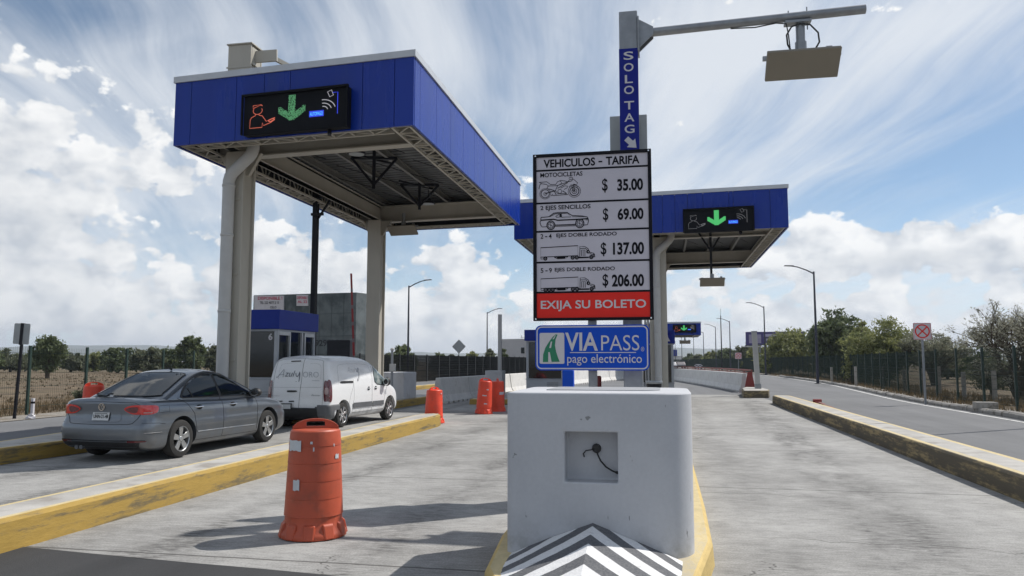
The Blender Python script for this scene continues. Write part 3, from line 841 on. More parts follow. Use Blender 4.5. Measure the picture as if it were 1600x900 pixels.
t = thing('equipment_mast', 'tall thin black mast rising behind booth number 6 to the canopy', 'mast', (-9.57, 19.9, .25))
MB((-9.57, 19.9, .25)).box(-9.64, -9.5, 19.83, 19.97, .25, 6.62).build('mast_pole', BLACKP, t)
mb = MB((-9.57, 19.9, .25)); mb.bar((-9.95, 19.9, 6.2), (-9.2, 19.9, 6.2), .06); mb.bar((-9.5, 19.9, 5.6), (-9.15, 19.9, 6.1), .05); mb.bar((-9.66, 19.8, 5.7), (-9.3, 19.8, 5.7), .07); mb.build('mast_arm', BLACKP, t)

# ------------------------------------------------------------------ booths
def booth(label, x0, x1, y0, y1, zf, zw0, zw1, zr, number, bands=True, via=False):
    t = thing('toll_booth', label, 'toll booth', ((x0 + x1) / 2, (y0 + y1) / 2, zf), 0, 'toll booths')
    o = t.location
    mb = MB(o); mb.box(x0, x1, y0, y1, zf, zw0 - .04)
    mb.box(x0 - .02, x1 + .02, y0 - .02, y1 + .02, zw0 - .038, zw0)
    for x, y in ((x0, y0), (x1 - .09, y0), (x0, y1 - .09), (x1 - .09, y1 - .09)): mb.box(x, x + .09, y, y + .09, zw0 + .001, zw1)
    mb.box(x0, x1, y0, y1, zw1 + .001, zw1 + .05)
    mb.build('walls', BOOTHW, t, bevel=.006)
    mb = MB(o); mb.box(x0 + .05, x1 - .05, y0 + .05, y1 - .05, zw0 + .01, zw1 - .002); gl = mb.build('glazing', GLASSD, t)
    mb = MB(o); mb.box(x0 - .06, x1 + .06, y0 - .06, y1 + .06, zw1 + .052, zr); mb.build('roof_band', BLUE2, t, bevel=.01)
    mb = MB(o)
    L = y1 - y0
    if bands:
        for f in (.30, .62, .70): mb.box(x1 - .052, x1 + .004, y0 + L * f, y0 + L * f + .055, zw0 + .002, zw1 - .001)
        mb.box(x1 - .052, x1 + .002, y0 + .092, y0 + L * .3 - .002, zw1 - .09, zw1 - .002); mb.box(x1 - .052, x1 + .002, y0 + L * .70 + .057, y1 - .092, zw1 - .1, zw1 - .002)
        mb.box(x1 - .052, x1 + .003, y0 + L * .3 + .057, y0 + L * .62 - .002, zw0 + .28, zw0 + .315)
    mb.box((x0 + x1) / 2 - .02, (x0 + x1) / 2 + .02, y0 + .03, y0 + .049, zw0 + .001, zw0 + .005)
    mb.build('window_bars', ALU, t)
    if number:
        mb = MB(o); put_text(mb, number, x1 - .27 - o.x, x1 - .16 - o.x, zw1 - .22 - o.z, zw1 - .05 - o.z, y0 + .045 - o.y, .03); mb.build('booth_number', SIGNL, t)
    mb = MB(o)
    for k in range(7): mb.box(x1 - .62, x1 - .2, y0 - .012, y0 - .002, zf + .22 + k * .06, zf + .255 + k * .06)
    mb.build('louvre', GALV, t)
    return t
booth('grey toll booth numbered 6 with dark windows and blue roof band behind the van', -10.75, -9.27, 17.35, 19.42, .25, 1.2, 2.33, 2.86, '6')
booth('toll booth left of the tariff board with blue roof band behind the blue payment sign', -5.05, -3.65, 28.3, 31.2, .2, .95, 2.3, 2.76, '')
booth('toll booth with a small blue road emblem just right of the tariff board column', -1.25, .34, 29.3, 31.6, .19, .80, 2.2, 2.74, '')
booth('little far toll booth under the distant canopy', -.9, .3, 68, 70.5, 0, .9, 2.2, 2.7, '', bands=False)
t = tag(MB((.04, 29.2, 2.45)).box(-.09, .29, 29.2, 29.235, 2.28, 2.66).build('emblem_plate', SIGNN, None, bevel=.004), 'small blue plate with pale road emblem on the right booth', 'plate')
mb = MB((.04, 29.2, 2.45)); mb.prism([(-.03, 2.33), (.06, 2.33), (.09, 2.45), (.12, 2.33), (.23, 2.33), (.15, 2.48), (.13, 2.62), (.05, 2.55)], 'y', 29.194, 29.199); mb.build('road_emblem', SIGNL, t)

# ------------------------------------------------------------------ white crash block at the head of the centre island, with its striped ramp
def crash_block():
    x0, x1, y0, y1, z1 = -1.175, .195, 5.72, 7.0, 1.365
    pts = []
    def arc(cx, cy, r, a0, a1, n):
        for k in range(n + 1):
            a = radians(a0 + (a1 - a0) * k / n); pts.append((cx + r * cos(a), cy + r * sin(a)))
    arc(x0 + .06, y0 + .06, .06, 180, 270, 5); arc(x1 - .30, y0 + .30, .30, 270, 360, 12); arc(x1 - .2, y1 - .2, .2, 0, 90, 8); arc(x0 + .1, y1 - .1, .1, 90, 180, 5)
    o = Vector(((x0 + x1) / 2, (y0 + y1) / 2, .12))
    root = thing('crash_block', 'massive white painted concrete block with a square recess at the head of the centre island', 'concrete block', o)
    b = MB(o).prism(pts, 'z', .12, z1).build('block_body', WPAINT, root)
    c = MB(o).box(-.735, -.345, y0 - .2, y0 + .17, .715, 1.08).build('recess_cutter', WPAINT, root)
    bpy.context.view_layer.update()
    cut(b, [c])
    m = b.modifiers.new('bevel', 'BEVEL'); m.width = .012; m.segments = 2; m.limit_method = 'ANGLE'; m.angle_limit = radians(50)
    b.data.shade_smooth(); b.data.set_sharp_from_angle(angle=radians(30))
    yb = y0 + .168
    MB(o).lathe([(.045, 0), (.045, -.012), (.03, -.02)], (0, 0, 0), 16, axis='x').build('conduit_stub', BLACK, root) if False else None
    mb = MB(o); mb.tube([(-.513, yb, .945), (-.513, yb - .03, .945)], [.036, .03], 12); mb.build('conduit_stub', BLACK, root)
    mb = MB(o); mb.tube([(-.513, yb - .02, .935), (-.50, yb - .04, .90), (-.48, yb - .05, .86), (-.44, yb - .045, .815), (-.395, yb - .03, .785), (-.365, yb - .03, .775)], .007, 6)
    mb.tube([(-.52, yb - .02, .945), (-.55, yb - .045, .938), (-.59, yb - .03, .93), (-.612, yb - .015, .905), (-.605, yb - .012, .88)], .005, 6); mb.tube([(-.37, yb - .03, .777), (-.35, yb - .03, .772)], .011, 6)
    mb.build('loose_cable', BLACK, root, smooth=True)
    mb = MB(o)
    inner = [((p[0] - o.x) * .66 + o.x, (p[1] - o.y) * .55 + o.y + .18) for p in pts]
    mb.prism(inner, 'z', z1 + .001, z1 + .006); mb.build('top_plate', mat('grey_top', (.30, .31, .33), .8, var=.1), root)
    # sloping nose with chevrons
    def cbuild(nt, X, Y, co):
        k = (X + .025).abs() * .86 + Y
        st = ((k / .315 + .05).frac() - .5)
        dk = st.step(-.02, .02)
        n = noise(nt, co, 7, 7, .7); f2 = noise(nt, co, 60, 4, .7)
        a = mix(nt, f2.step(.3, .7), (.62, .62, .63), (.74, .74, .74)); b2 = mix(nt, f2.step(.3, .7), (.085, .088, .098), (.15, .152, .16))
        a = mix(nt, n.step(.56, .7) * .45, a, (.30, .30, .29)); b2 = mix(nt, n.step(.6, .74) * .35, b2, (.30, .30, .30))
        return mix(nt, dk, a, b2), .8, f2, .35
    cm = ground_mat('chevron_paint', cbuild)
    n = 14
    mbr = MB((-.5, 5.2, .17)); vs = []; fs = []
    cols = [(-1.17, .0), (-.86, .55), (-.53, 1.), (-.2, .55), (.14, .0)]
    for i in range(n + 1):
        t = i / n; y = 5.715 - 1.30 * t
        wd = sqrt(max(0, 1 - (t * .96) ** 3.2))
        for x, hh in cols:
            vs.append((-.52 + (x + .52) * wd, y, .175 + (.24 * (1 - t * .80)) * (hh if hh < 1 else 1.06) * wd))
    m = len(cols)
    for i in range(n):
        for j in range(m - 1): fs.append((i * m + j, i * m + j + 1, (i + 1) * m + j + 1, (i + 1) * m + j))
    mbr.add(vs, fs)
    mbr.add([(v[0], v[1], .165) for v in vs], [f[::-1] for f in fs])
    mbr.build('striped_ramp', cm, None)
    r = bpy.data.objects['striped_ramp']; tag(r, 'black and white chevron ramp sloping up against the white block', 'ramp')
crash_block()

# ------------------------------------------------------------------ tariff board, payment sign, lettered pole with the reader arm
def tariff_board():
    x0, x1, z0, z1, y = -1.565, -.125, 2.105, 4.175, 9.36
    o = Vector((-.86, 9.42, .19))
    t = thing('tariff_board', 'large black framed tariff board listing vehicle prices above a red strip', 'tariff board', o)
    W, H = x1 - x0, z1 - z0
    fx = lambda f: x0 + .032 + f * (W - .064) - o.x
    fz = lambda f: z1 - f * H - o.z
    yl = y - .006 - o.y
    MB(o).box(x0 + .005, x1 - .005, y, y + .05, z0 + .005, z1 - .005).build('backing', GREYB, t)
    mb = MB(o)
    mb.box(x0 - .012, x0 + .030, y - .02, y + .055, z0 - .012, z1 + .012); mb.box(x1 - .030, x1 + .012, y - .02, y + .055, z0 - .012, z1 + .012)
    mb.box(x0 + .0301, x1 - .0301, y - .02, y + .055, z1 - .028, z1 + .012); mb.box(x0 + .0301, x1 - .0301, y - .02, y + .055, z0 - .012, z0 + .022)
    mb.build('frame', SIGNK, t, bevel=.003)
    rows = [.012, .095, .296, .469, .656, .837]
    for i in range(5):
        MB(o).box(x0 + .031, x1 - .031, y - .003, y - .0005, z1 - rows[i + 1] * H + .012, z1 - rows[i] * H - (.012 if i else .004)).build('row_panel', SIGNW, t)
    p = MB(o).box(x0 + .031, x1 - .031, y - .003, y - .0005, z0 + .023, z1 - .837 * H - .012).build('red_strip', SIGNR, t)
    mb = MB(o)
    for r in rows[1:]: mb.box(x0 + .031, x1 - .031, y - .006, y - .0005, z1 - r * H - .011, z1 - r * H + .011)
    mb.build('row_bar', SIGNK, t)
    T = [('VEHICULOS', .065, .535, .028, .079, .028), ('-', .565, .60, .052, .061, .03), ('TARIFA', .632, .93, .028, .079, .028), ('MOTOCICLETAS', .035, .42, .110, .137, .018), ('$', .595, .645, .160, .246, .012), ('35.00', .73, .957, .168, .240, .034),
         ('2 EJES SENCILLOS', .035, .49, .311, .345, .018), ('$', .60, .648, .339, .423, .012), ('69.00', .73, .957, .344, .415, .034),
         ('2', .035, .060, .483, .512, .016), ('-', .077, .097, .497, .503, .010), ('4', .110, .137, .483, .512, .016), ('EJES DOBLE RODADO', .18, .72, .483, .512, .016), ('$', .577, .627, .545, .628, .012), ('137.00', .685, .957, .548, .622, .034),
         ('5', .035, .060, .690, .719, .016), ('-', .078, .098, .704, .710, .010), ('9', .112, .137, .690, .719, .016), ('EJES DOBLE RODADO', .163, .70, .690, .719, .016), ('$', .59, .64, .733, .815, .012), ('206.00', .672, .952, .736, .810, .034)]
    for body, a, b, c, d, bold in T:
        mb = MB(o); put_text(mb, body, fx(a), fx(b), fz(d), fz(c), yl, bold); mb.build('lettering', SIGNK, t)
    mb = MB(o); put_text(mb, 'EXIJA SU BOLETO', fx(.035), fx(.967), fz(.950), fz(.886), yl, .016); mb.build('lettering', SIGNL, t)
    # line drawings, in pixels of enlarged views of the board
    def draw(paths, bx, src, w=.0078, fills=()):
        a, b, c, d = bx; sx0, sx1, sy0, sy1 = src
        q = lambda P: [(fx(a + (x - sx0) / (sx1 - sx0) * (b - a)) + o.x, fz(c + (yy - sy0) / (sy1 - sy0) * (d - c)) + o.z) for x, yy in P]
        mb = MB(o)
        for P, wd, cl in paths: mb.ribbon(q(P), w * wd, yl + o.y - .0, cl)
        for P in fills: mb.sheet([(px_, yl + o.y - .001, pz_) for px_, pz_ in q(P)])
        mb.build('vehicle_drawing', SIGNK, t)
    def circ(x, y_, r, n=24, ry=None): return [(x + r * cos(2 * pi * k / n), y_ + (ry or r) * sin(2 * pi * k / n)) for k in range(n)]
    moto = [(circ(128, 370, 75), .6, True), (circ(128, 370, 58), 1.1, True), (circ(128, 372, 20), .7, True), (circ(530, 352, 85), .7, True), (circ(530, 352, 62), 1.3, True), (circ(530, 352, 34), .9, True), (circ(530, 352, 12), .8, True),
            ([(45, 205), (150, 200), (200, 240), (275, 245), (300, 205), (340, 192), (400, 200), (440, 215), (470, 180), (520, 180), (575, 235), (560, 262), (520, 250)], .9, False),
            ([(45, 205), (80, 225), (150, 240), (170, 262), (290, 262), (440, 215)], .9, False), ([(40, 300), (55, 240), (75, 225)], .9, False),
            ([(455, 165), (480, 150), (510, 160), (500, 200), (440, 215)], 1.0, False), ([(300, 262), (270, 330), (300, 375), (420, 380), (440, 395), (210, 400), (235, 380)], .9, False),
            ([(170, 262), (150, 300), (200, 310), (250, 330), (280, 390)], 1.2, False), ([(128, 370), (210, 345), (270, 335)], 1.4, False), ([(520, 250), (530, 352)], 1.2, False), ([(495, 260), (512, 352)], .9, False),
            (circ(330, 345, 28), .8, True), ([(340, 300), (400, 270), (440, 275), (430, 300), (390, 320)], .9, False), ([(370, 340), (420, 375), (400, 385)], 1.1, False), ([(300, 300), (440, 225)], 1.0, False), ([(330, 195), (360, 225), (320, 255)], .8, False), ([(460, 290), (480, 260), (540, 262), (580, 290)], .8, False)]
    draw(moto, (.02, .405, .142, .270), (38, 620, 148, 445))
    carp = [([(65, 705), (175, 700), (245, 655), (300, 650), (430, 652), (500, 695), (640, 705), (710, 722), (722, 745), (725, 775), (712, 820), (660, 825)], 1.2, False), ([(65, 705), (62, 745), (50, 770), (62, 805), (80, 830), (145, 830)], 1.1, False),
            ([(62, 742), (240, 735), (300, 750), (560, 748), (720, 742)], 2.0, False), ([(255, 812), (545, 812)], 1.6, False), ([(255, 828), (545, 828)], 1.0, False), (circ(203, 812, 55), 1.6, True), (circ(203, 812, 38), .9, True), (circ(605, 800, 56), 1.6, True), (circ(605, 800, 38), .9, True),
            ([(190, 700), (265, 665), (440, 662), (485, 712), (350, 712)], 1.0, False), ([(270, 700), (320, 672), (325, 710), (280, 710)], 1.0, True), ([(340, 668), (345, 712)], 3.2, False), ([(500, 712), (700, 716)], .8, False), ([(690, 745), (715, 740), (712, 760), (690, 758)], .9, True), ([(203, 780), (203, 844)], .8, False), ([(175, 800), (232, 826)], .8, False), ([(605, 768), (605, 832)], .8, False), ([(577, 790), (634, 815)], .8, False)]
    draw(carp, (.03, .472, .355, .458), (50, 728, 648, 868))
    def truck(wheels):
        P = [([(55, 215), (590, 200), (590, 338), (55, 345)], 1.2, True), ([(55, 345), (60, 372), (100, 372)], 1.0, False), ([(615, 372), (620, 212), (690, 215), (735, 245), (755, 295), (820, 312), (832, 360), (800, 362)], 1.0, False), ([(625, 240), (700, 240), (730, 275), (728, 300), (755, 300)], 1.0, False),
             ([(640, 345), (640, 262), (690, 262), (690, 345)], 1.0, False), ([(665, 262), (665, 345)], .8, False), ([(600, 365), (745, 365)], 2.4, False), ([(755, 310), (800, 330), (832, 330)], .9, False), ([(812, 318), (818, 360)], 1.2, False), ([(250, 352), (450, 348), (400, 372), (300, 374), (250, 352)], 1.0, False), ([(290, 362), (410, 360)], 2.6, False), (circ(735, 288, 18), 1.6, True)]
        for x in wheels + [515, 575, 780]: P.append((circ(x, 362 if x > 480 else 366, 22), 1.7, True)); P.append((circ(x, 362 if x > 480 else 366, 8), .8, True))
        return P
    draw(truck([122]), (.033, .53, .560, .645), (50, 840, 200, 395))
    draw(truck([122, 175, 228]), (.033, .53, .748, .834), (50, 840, 200, 395))
    for px_ in (-.86,):
        mb = MB(o); mb.box(px_ - .05, px_ + .05, y + .06, y + .16, .19, z1 - .1); mb.box(px_ - .12, px_ + .12, y + .02, y + .2, .19, .205); mb.build('post', GALV, t)
    for xx in (x0 + .02, x1 - .02):
        for zz in (z0 + .01, z1 - .01): MB(o).box(xx - .008, xx + .008, y - .024, y - .0205, zz - .008, zz + .008).build('frame_screw', CHROME, t)
    return t
tariff_board()

def rrect(x0, x1, z0, z1, r, n=6):
    out = []
    for cx, cz, a0 in ((x1 - r, z0 + r, -90), (x1 - r, z1 - r, 0), (x0 + r, z1 - r, 90), (x0 + r, z0 + r, 180)):
        for k in range(n + 1):
            a = radians(a0 + 90 * k / n); out.append((cx + r * cos(a), cz + r * sin(a)))
    return out
def payment_sign():
    x0, x1, z0, z1, y = -1.545, -.172, 1.487, 2.035, 9.30
    o = Vector(((x0 + x1) / 2, y, z0))
    t = thing('payment_sign', 'blue rounded electronic payment sign with green road emblem under the tariff board', 'sign', o)
    W, H = x1 - x0, z1 - z0
    MB(o).prism(rrect(x0, x1, z0, z1, .07), 'y', y, y + .022).build('sign_panel', SIGNB, t)
    mb = MB(o); mb.ribbon(rrect(x0 + .022, x1 - .022, z0 + .022, z1 - .022, .055), .015, y - .002, True); mb.build('border', SIGNL, t)
    fx = lambda f: x0 + f * W; fz = lambda f: z1 - f * H
    m = lambda P: [(fx((x - 10) / 1555), fz((q - 40) / 617)) for x, q in P]
    mb = MB(o); mb.prism(rrect(fx(.038), fx(.26), fz(.855), fz(.17), .02), 'y', y - .003, y - .001); lg = mb.build('emblem_panel', SIGNL, t)
    mb = MB(o)
    L = [(115, 545), (120, 440), (150, 350), (200, 270), (250, 205), (296, 165)]; Rr = [(350, 540), (325, 480), (300, 400), (285, 320), (292, 240), (322, 170)]
    l, r_ = m(L), m(Rr)
    mb.add([(p[0], y - .005, p[1]) for p in l] + [(p[0], y - .005, p[1]) for p in r_], [(i, 6 + i, 7 + i, i + 1) for i in range(5)]); mb.build('road_emblem', GREENS, t)
    mb = MB(o)
    for q in ([(190, 546), (192, 410), (212, 408), (237, 542)], [(205, 352), (228, 265), (246, 264), (230, 352)], [(252, 232), (288, 180), (299, 178), (270, 230)]): mb.sheet([(p[0], y - .007, p[1]) for p in m(q)])
    mb.build('road_dash', SIGNL, t)
    k = (o.x, o.y, o.z)
    def tx(body, a, b, c, d, bold):
        mb = MB(o); put_text(mb, body, fx(a) - o.x, fx(b) - o.x, fz(d) - o.z, fz(c) - o.z, y - .004 - o.y, bold); mb.build('lettering', SIGNL, t)
    tx('VIA', .268, .556, .165, .572, .020); tx('PASS', .585, .915, .23, .565, -.004); tx('\u00ae', .928, .957, .485, .585, 0); tx('pago electr\u00f3nico', .285, .935, .645, .895, .004)
    mb = MB(o); mb.box(fx(.31), fx(.885), y - .004, y - .001, fz(.617), fz(.600)); mb.build('rule', SIGNL, t)
    mb = MB(o)
    for xx in (-1.1, -.62): mb.box(xx - .03, xx + .03, y + .024, y + .06, z0 + .05, z1 - .02)
    mb.build('bracket', GALV, t)
payment_sign()

def lettered_pole():
    x0, x1, y0 = -.495, -.262, 9.62
    o = Vector(((x0 + x1) / 2, y0 + .11, .19))
    t = thing('gantry_pole', 'tall square steel pole with vertical navy lettered strip and a long arm reaching right', 'gantry pole', o)
    mb = MB(o); mb.box(x0, x1, y0, y0 + .22, .19, 6.09); mb.box(x0 - .12, x1 + .12, y0 - .1, y0 + .34, .19, .215); mb.build('pole_shaft', GALV, t, bevel=.01)
    mb = MB(o); mb.box(x0 - .004, x1 + .004, y0 - .012, y0 - .002, 4.16, 5.585); mb.build('letter_strip', SIGNN, t)
    mb = MB(o)
    for k, (ch, py) in enumerate(zip('SOLOTAG', (87.5, 105.6, 124, 141, 165, 184, 202))):
        z = at(984, py, y0).z; w = .062 if ch != 'L' else .05
        put_text(mb, ch, (x0 + x1) / 2 - w - o.x, (x0 + x1) / 2 + w - o.x, z - .054 - o.z, z + .054 - o.z, y0 - .016 - o.y, .012)
    mb.build('lettering', SIGNL, t)
    mb = MB(o); z = at(988, 224, y0).z; cx = (x0 + x1) / 2 + .02
    a = radians(-45); rot = lambda p: (cx + p[0] * cos(a) - p[1] * sin(a), y0 - .016, z + p[0] * sin(a) + p[1] * cos(a))
    mb.sheet([rot(p) for p in ((-.09, .035), (-.005, .035), (-.005, .075), (.09, 0), (-.005, -.075), (-.005, -.035), (-.09, -.035))]); mb.build('arrow', SIGNL, t)
    yA = y0 + .11
    mb = MB(o); mb.box(x1 + .001, x1 + .02, y0 - .03, y0 + .25, 5.55, 6.0); mb.prism([(x1 + .02, 5.98), (x1 + .20, 5.87), (x1 + .20, 5.77), (x1 + .02, 5.6)], 'y', yA - .075, yA - .065); mb.prism([(x1 + .02, 5.98), (x1 + .20, 5.87), (x1 + .20, 5.77), (x1 + .02, 5.6)], 'y', yA + .065, yA + .075)
    mb.build('arm_flange', GALV, t)
    mb = MB(o); mb.tube([(x1 + .02, yA, 5.82), (2.50, yA, 5.90)], .056, 12); mb.build('arm', GALV, t, smooth=45)
    mb = MB(o); mb.box(1.55, 1.86, yA - .07, yA + .07, 5.78, 5.81); mb.tube([(1.60, yA, 5.78), (1.60, yA, 5.96)], .008, 6); mb.tube([(1.82, yA, 5.70), (1.82, yA, 5.99)], .008, 6); mb.build('clamp', GALV, t)
    mb = MB(o); mb.tube([(.9, yA, 5.79), (1.2, yA, 5.78), (1.45, yA - .01, 5.81), (1.56, yA - .08, 5.76), (1.58, yA - .09, 5.6), (1.60, yA - .06, 5.42)], .008, 6)
    mb.tube([(1.62, yA - .05, 5.40), (1.57, yA - .06, 5.50), (1.56, yA - .07, 5.62), (1.62, yA - .07, 5.72), (1.72, yA - .06, 5.76), (1.84, yA - .07, 5.73), (1.93, yA - .07, 5.62), (1.94, yA - .07, 5.50), (1.88, yA - .04, 5.40)], .011, 6)
    mb.build('cable', BLACK, t, smooth=True)
    reader('beige tag reader hanging from the steel arm above the right lane', (1.735, yA - .06, 5.24), 0, .86, .56)
    t2 = tag(MB((-.39, 10.0, 4.2)).box(-.645, -.165, 9.90, 9.98, 3.95, 4.80).build('blank_plate', GREYB, None, bevel=.006), 'plain grey blank plate behind the lettered pole just over the tariff board', 'plate')
lettered_pole()
t = thing('litter_bin', 'dark grey round bin on the centre island to the right of the payment sign', 'bin', (-.16, 12.2, .19))
MB().lathe([(.085, 0), (.1, .6), (.115, 1.06), (.12, 1.08), (.105, 1.08), (.09, 1.0)], n=20).build('bin_body', BLACKP, t, smooth=True)
MB().lathe([(.1251, 1.06), (.128, 1.07), (.128, 1.1), (.1251, 1.105), (.108, 1.105), (.108, 1.06)], n=20).build('rim', GALV, t, smooth=True)
tag(MB((-2.42, 19.6, .0)).prism(rrect(-2.55, -2.27, 0, 1.36, .02), 'y', 19.5, 19.75).build('lane_post', SIGNB, None, bevel=.01), 'blue box post standing beyond the white block in the left lane', 'post')
tag(MB((-2.5, 30, 0)).lathe([(.20, 0), (.17, .08), (.13, .5), (.13, .98), (.1, 1.03)], (-2.53, 30, 0), 14).build('marker_post', RED, None, smooth=True), 'dull red marker post behind the post of the payment sign', 'post')

# ------------------------------------------------------------------ traffic drums
def make_drum(label, loc, rz, m, stickers, tilt=0., group='orange traffic drums', bent=0., sc=(1, 1, 1)):
    t = thing('traffic_drum', label, 'traffic drum', loc, rz, group)
    t.rotation_euler = (0, radians(tilt), rz); t.scale = sc
    prof = [(.295, 0), (.305, .004), (.308, .03), (.30, .05), (.275, .09), (.262, .16), (.262, .20)]
    rr = [.262, .254, .246, .239, .232]; zz = [.20, .36, .52, .68, .84, .965]
    for k in range(5):
        prof += [(rr[k] + .009, zz[k] + .003), (rr[k] + .007, zz[k] + .018), (rr[k], zz[k + 1] - .012)]
        if k < 4: prof += [(rr[k] - .002, zz[k + 1] - .002), (rr[k + 1] + .009, zz[k + 1] + .001)]
    prof += [(.228, .972), (.215, .985), (.10, .992), (.002, .992)]
    def warp(p):
        x, y, z = p; k = 1 + bent * sin(3 * atan2(y, x) + z * 4) * (z > .2); return (x * k, y * k, z)
    MB().lathe(prof, n=48, warp=warp).build('drum_body', m, t, smooth=32)
    mb = MB()                                     # grip: an arch of plastic with a slot, set across the lid
    outer = [(-.215, .985)] + [(.215 * cos(a) * -1, .985 + .098 * sin(a)) for a in [radians(d) for d in range(12, 169, 12)]] + [(.215, .985)]
    inner = [(-.085, 1.012), (-.085, 1.045), (-.07, 1.058), (.07, 1.058), (.085, 1.045), (.085, 1.012)]
    n = len(outer)
    P = outer
    Q = []
    for i, p in enumerate(P):
        x = max(-.085, min(.085, p[0])); zt_ = 1.058 if abs(p[0]) < .085 else (1.058 - min(1, (abs(p[0]) - .085) / .13) * .046)
        Q.append((x, zt_))
    vs = [(p[0], -.022, p[1]) for p in P] + [(p[0], -.022, p[1]) for p in Q] + [(p[0], .022, p[1]) for p in P] + [(p[0], .022, p[1]) for p in Q]
    fs = []
    for i in range(n - 1): fs += [(i, i + 1, n + i + 1, n + i), (2 * n + i + 1, 2 * n + i, 3 * n + i, 3 * n + i + 1), (i + 1, i, 2 * n + i, 2 * n + i + 1), (n + i, n + i + 1, 3 * n + i + 1, 3 * n + i)]
    mb.add(vs, fs); mb.box(-.21, .21, -.021, .021, .98, 1.0119)
    mb.build('grip', m, t, smooth=40)
    mb = MB()
    for k in range(10):                            # foot flange with moulded blocks
        a = 2 * pi * k / 10 + .2; c, s = cos(a), sin(a)
        def q(r, w, z): return (r * c - w * s, r * s + w * c, z)
        mb.add([q(.265, -.055, .14), q(.265, .055, .14), q(.265, .055, 0), q(.265, -.055, 0), q(.285, -.05, .13), q(.285, .05, .13), q(.318, .045, .008), q(.318, -.045, .008)],
               [(0, 1, 5, 4), (4, 5, 6, 7), (1, 2, 6, 5), (3, 0, 4, 7), (2, 3, 7, 6)])
    mb.build('foot_flange', m, t, bevel=.01)
    for ph, z0, dphi, h in stickers:
        mb = MB(); N = 6
        r = rr[min(4, max(0, int((z0 + h * .3 - .2) / .16)))] + .0105
        vs = [(r * cos(ph + dphi * (k / N - .5)), r * sin(ph + dphi * (k / N - .5)), z0 + zq + R.uniform(-.007, .007)) for zq in (0, h) for k in range(N + 1)]
        mb.add(vs, [(k, k + 1, N + 2 + k, N + 1 + k) for k in range(N)]); mb.build('reflective_patch', REFL, t)
    return t
A0 = -pi / 2
make_drum('near orange traffic drum with torn reflective patches standing in the left lane', (-3.21, 6.78, .004), .42, ORANGE,
          [(A0 + .02 - .86, .80, .66, .098), (A0 + .02 - .66, .445, .27, .095), (A0 + .02 + .93, .72, .20, .042), (A0 + .02 - .14, .865, .09, .025), (A0 + .02 - .05, .80, .05, .035), (A0 + .02 + .78, .835, .05, .02)], sc=(.985, .985, .98))
make_drum('red orange traffic drum standing at the far tip of the yellow kerb island', (-5.88, 19.35, .004), 1.2, ORANGE2, [(A0 - .6, .2, .3, .1), (A0 + .1, .86, .2, .04)], bent=.03, sc=(.88, .88, .86))
make_drum('scuffed traffic drum standing in front of its twin by the grey post block', (-5.42, 23.0, .004), .3, ORANGE2, [(A0 - .1, .54, .6, .03), (A0 + .1, .30, .4, .025), (A0 + .3, .72, .3, .03)], 3, sc=(.88, .88, 1))
make_drum('traffic drum half hidden behind another drum by the grey post block', (-5.28, 24.3, .004), 1.9, ORANGE2, [(A0 + .9 - 1.9, .56, .8, .09)], -4, sc=(.88, .88, .97))
make_drum('red traffic drum showing above the boot of the grey sedan', (-13.95, 16.9, .0), .9, ORANGE2, [])

# ------------------------------------------------------------------ concrete barriers, blocks, posts
def jersey_mesh(L):
    prof = [(-.30, 0), (-.30, .08), (-.17, .33), (-.09, .95), (-.075, .97), (.075, .97), (.09, .95), (.17, .33), (.30, .08), (.30, 0)]
    mb = MB()
    # feet with drain slots between: body stands 70 mm clear between blocks
    mb.prism([(x, max(z, .07)) for x, z in prof[1:-1]], 'y', .015, L - .015)
    k = int(L / .5); foot = []
    for i in range(k):
        a = .02 + (L - .04) * i / k; b = a + (L - .04) / k * .62
        mb.prism([(-.30, 0), (-.30, .079), (.30, .079), (.30, 0)], 'y', a, b)
    return mb
def chain(path_pts, L, group, labels, m, band=0):
    d = resample(path_pts, .25); pts = [d[0]]; acc = 0
    for i in range(1, len(d)):
        acc += (d[i] - d[i - 1]).length
        if acc >= L: pts.append(d[i]); acc = 0
    first = None
    for i in range(len(pts) - 1):
        a, b = pts[i], pts[i + 1]; rz = atan2(-(b - a).x, (b - a).y)
        if first is None:
            o = jersey_mesh((b - a).length).build('jersey_barrier', m, None, bevel=.008); first = o
            if band: MB().prism([(-.142, .50), (-.095, .86), (.095, .86), (.142, .50)], 'y', .03, (b - a).length - .03).build('painted_band', YKERB2 if band == 2 else YTOP, o)
        else:
            o = copy_tree(first)
        o.location = (a.x, a.y, 0); o.rotation_euler = (0, 0, rz)
        tag(o, labels(i, len(pts) - 1), 'barrier', group)
    return pts
def lab_left(i, n):
    return 'first grey jersey barrier of the left row, in the canopy shade' if i == 0 else 'white concrete jersey barrier in the sunlit left row'
chain([(-8.35, 27.9), (-8.05, 31), (-7.55, 37), (-7.0, 44), (-6.1, 52), (-4.5, 62), (-2.2, 74), (.0, 86)], 3.0, 'jersey barriers of the left row', lab_left, JERSEY)
chain([(4.02, 41.3), (3.55, 46), (2.85, 52), (1.9, 59), (.7, 67), (-.8, 76), (-2.6, 86)], 3.0, 'jersey barriers of the right row', lambda i, n: 'first barrier of the right row, behind the red post' if i == 0 else 'concrete jersey barrier with foot slots in the curving right row', JERSEY, 2)
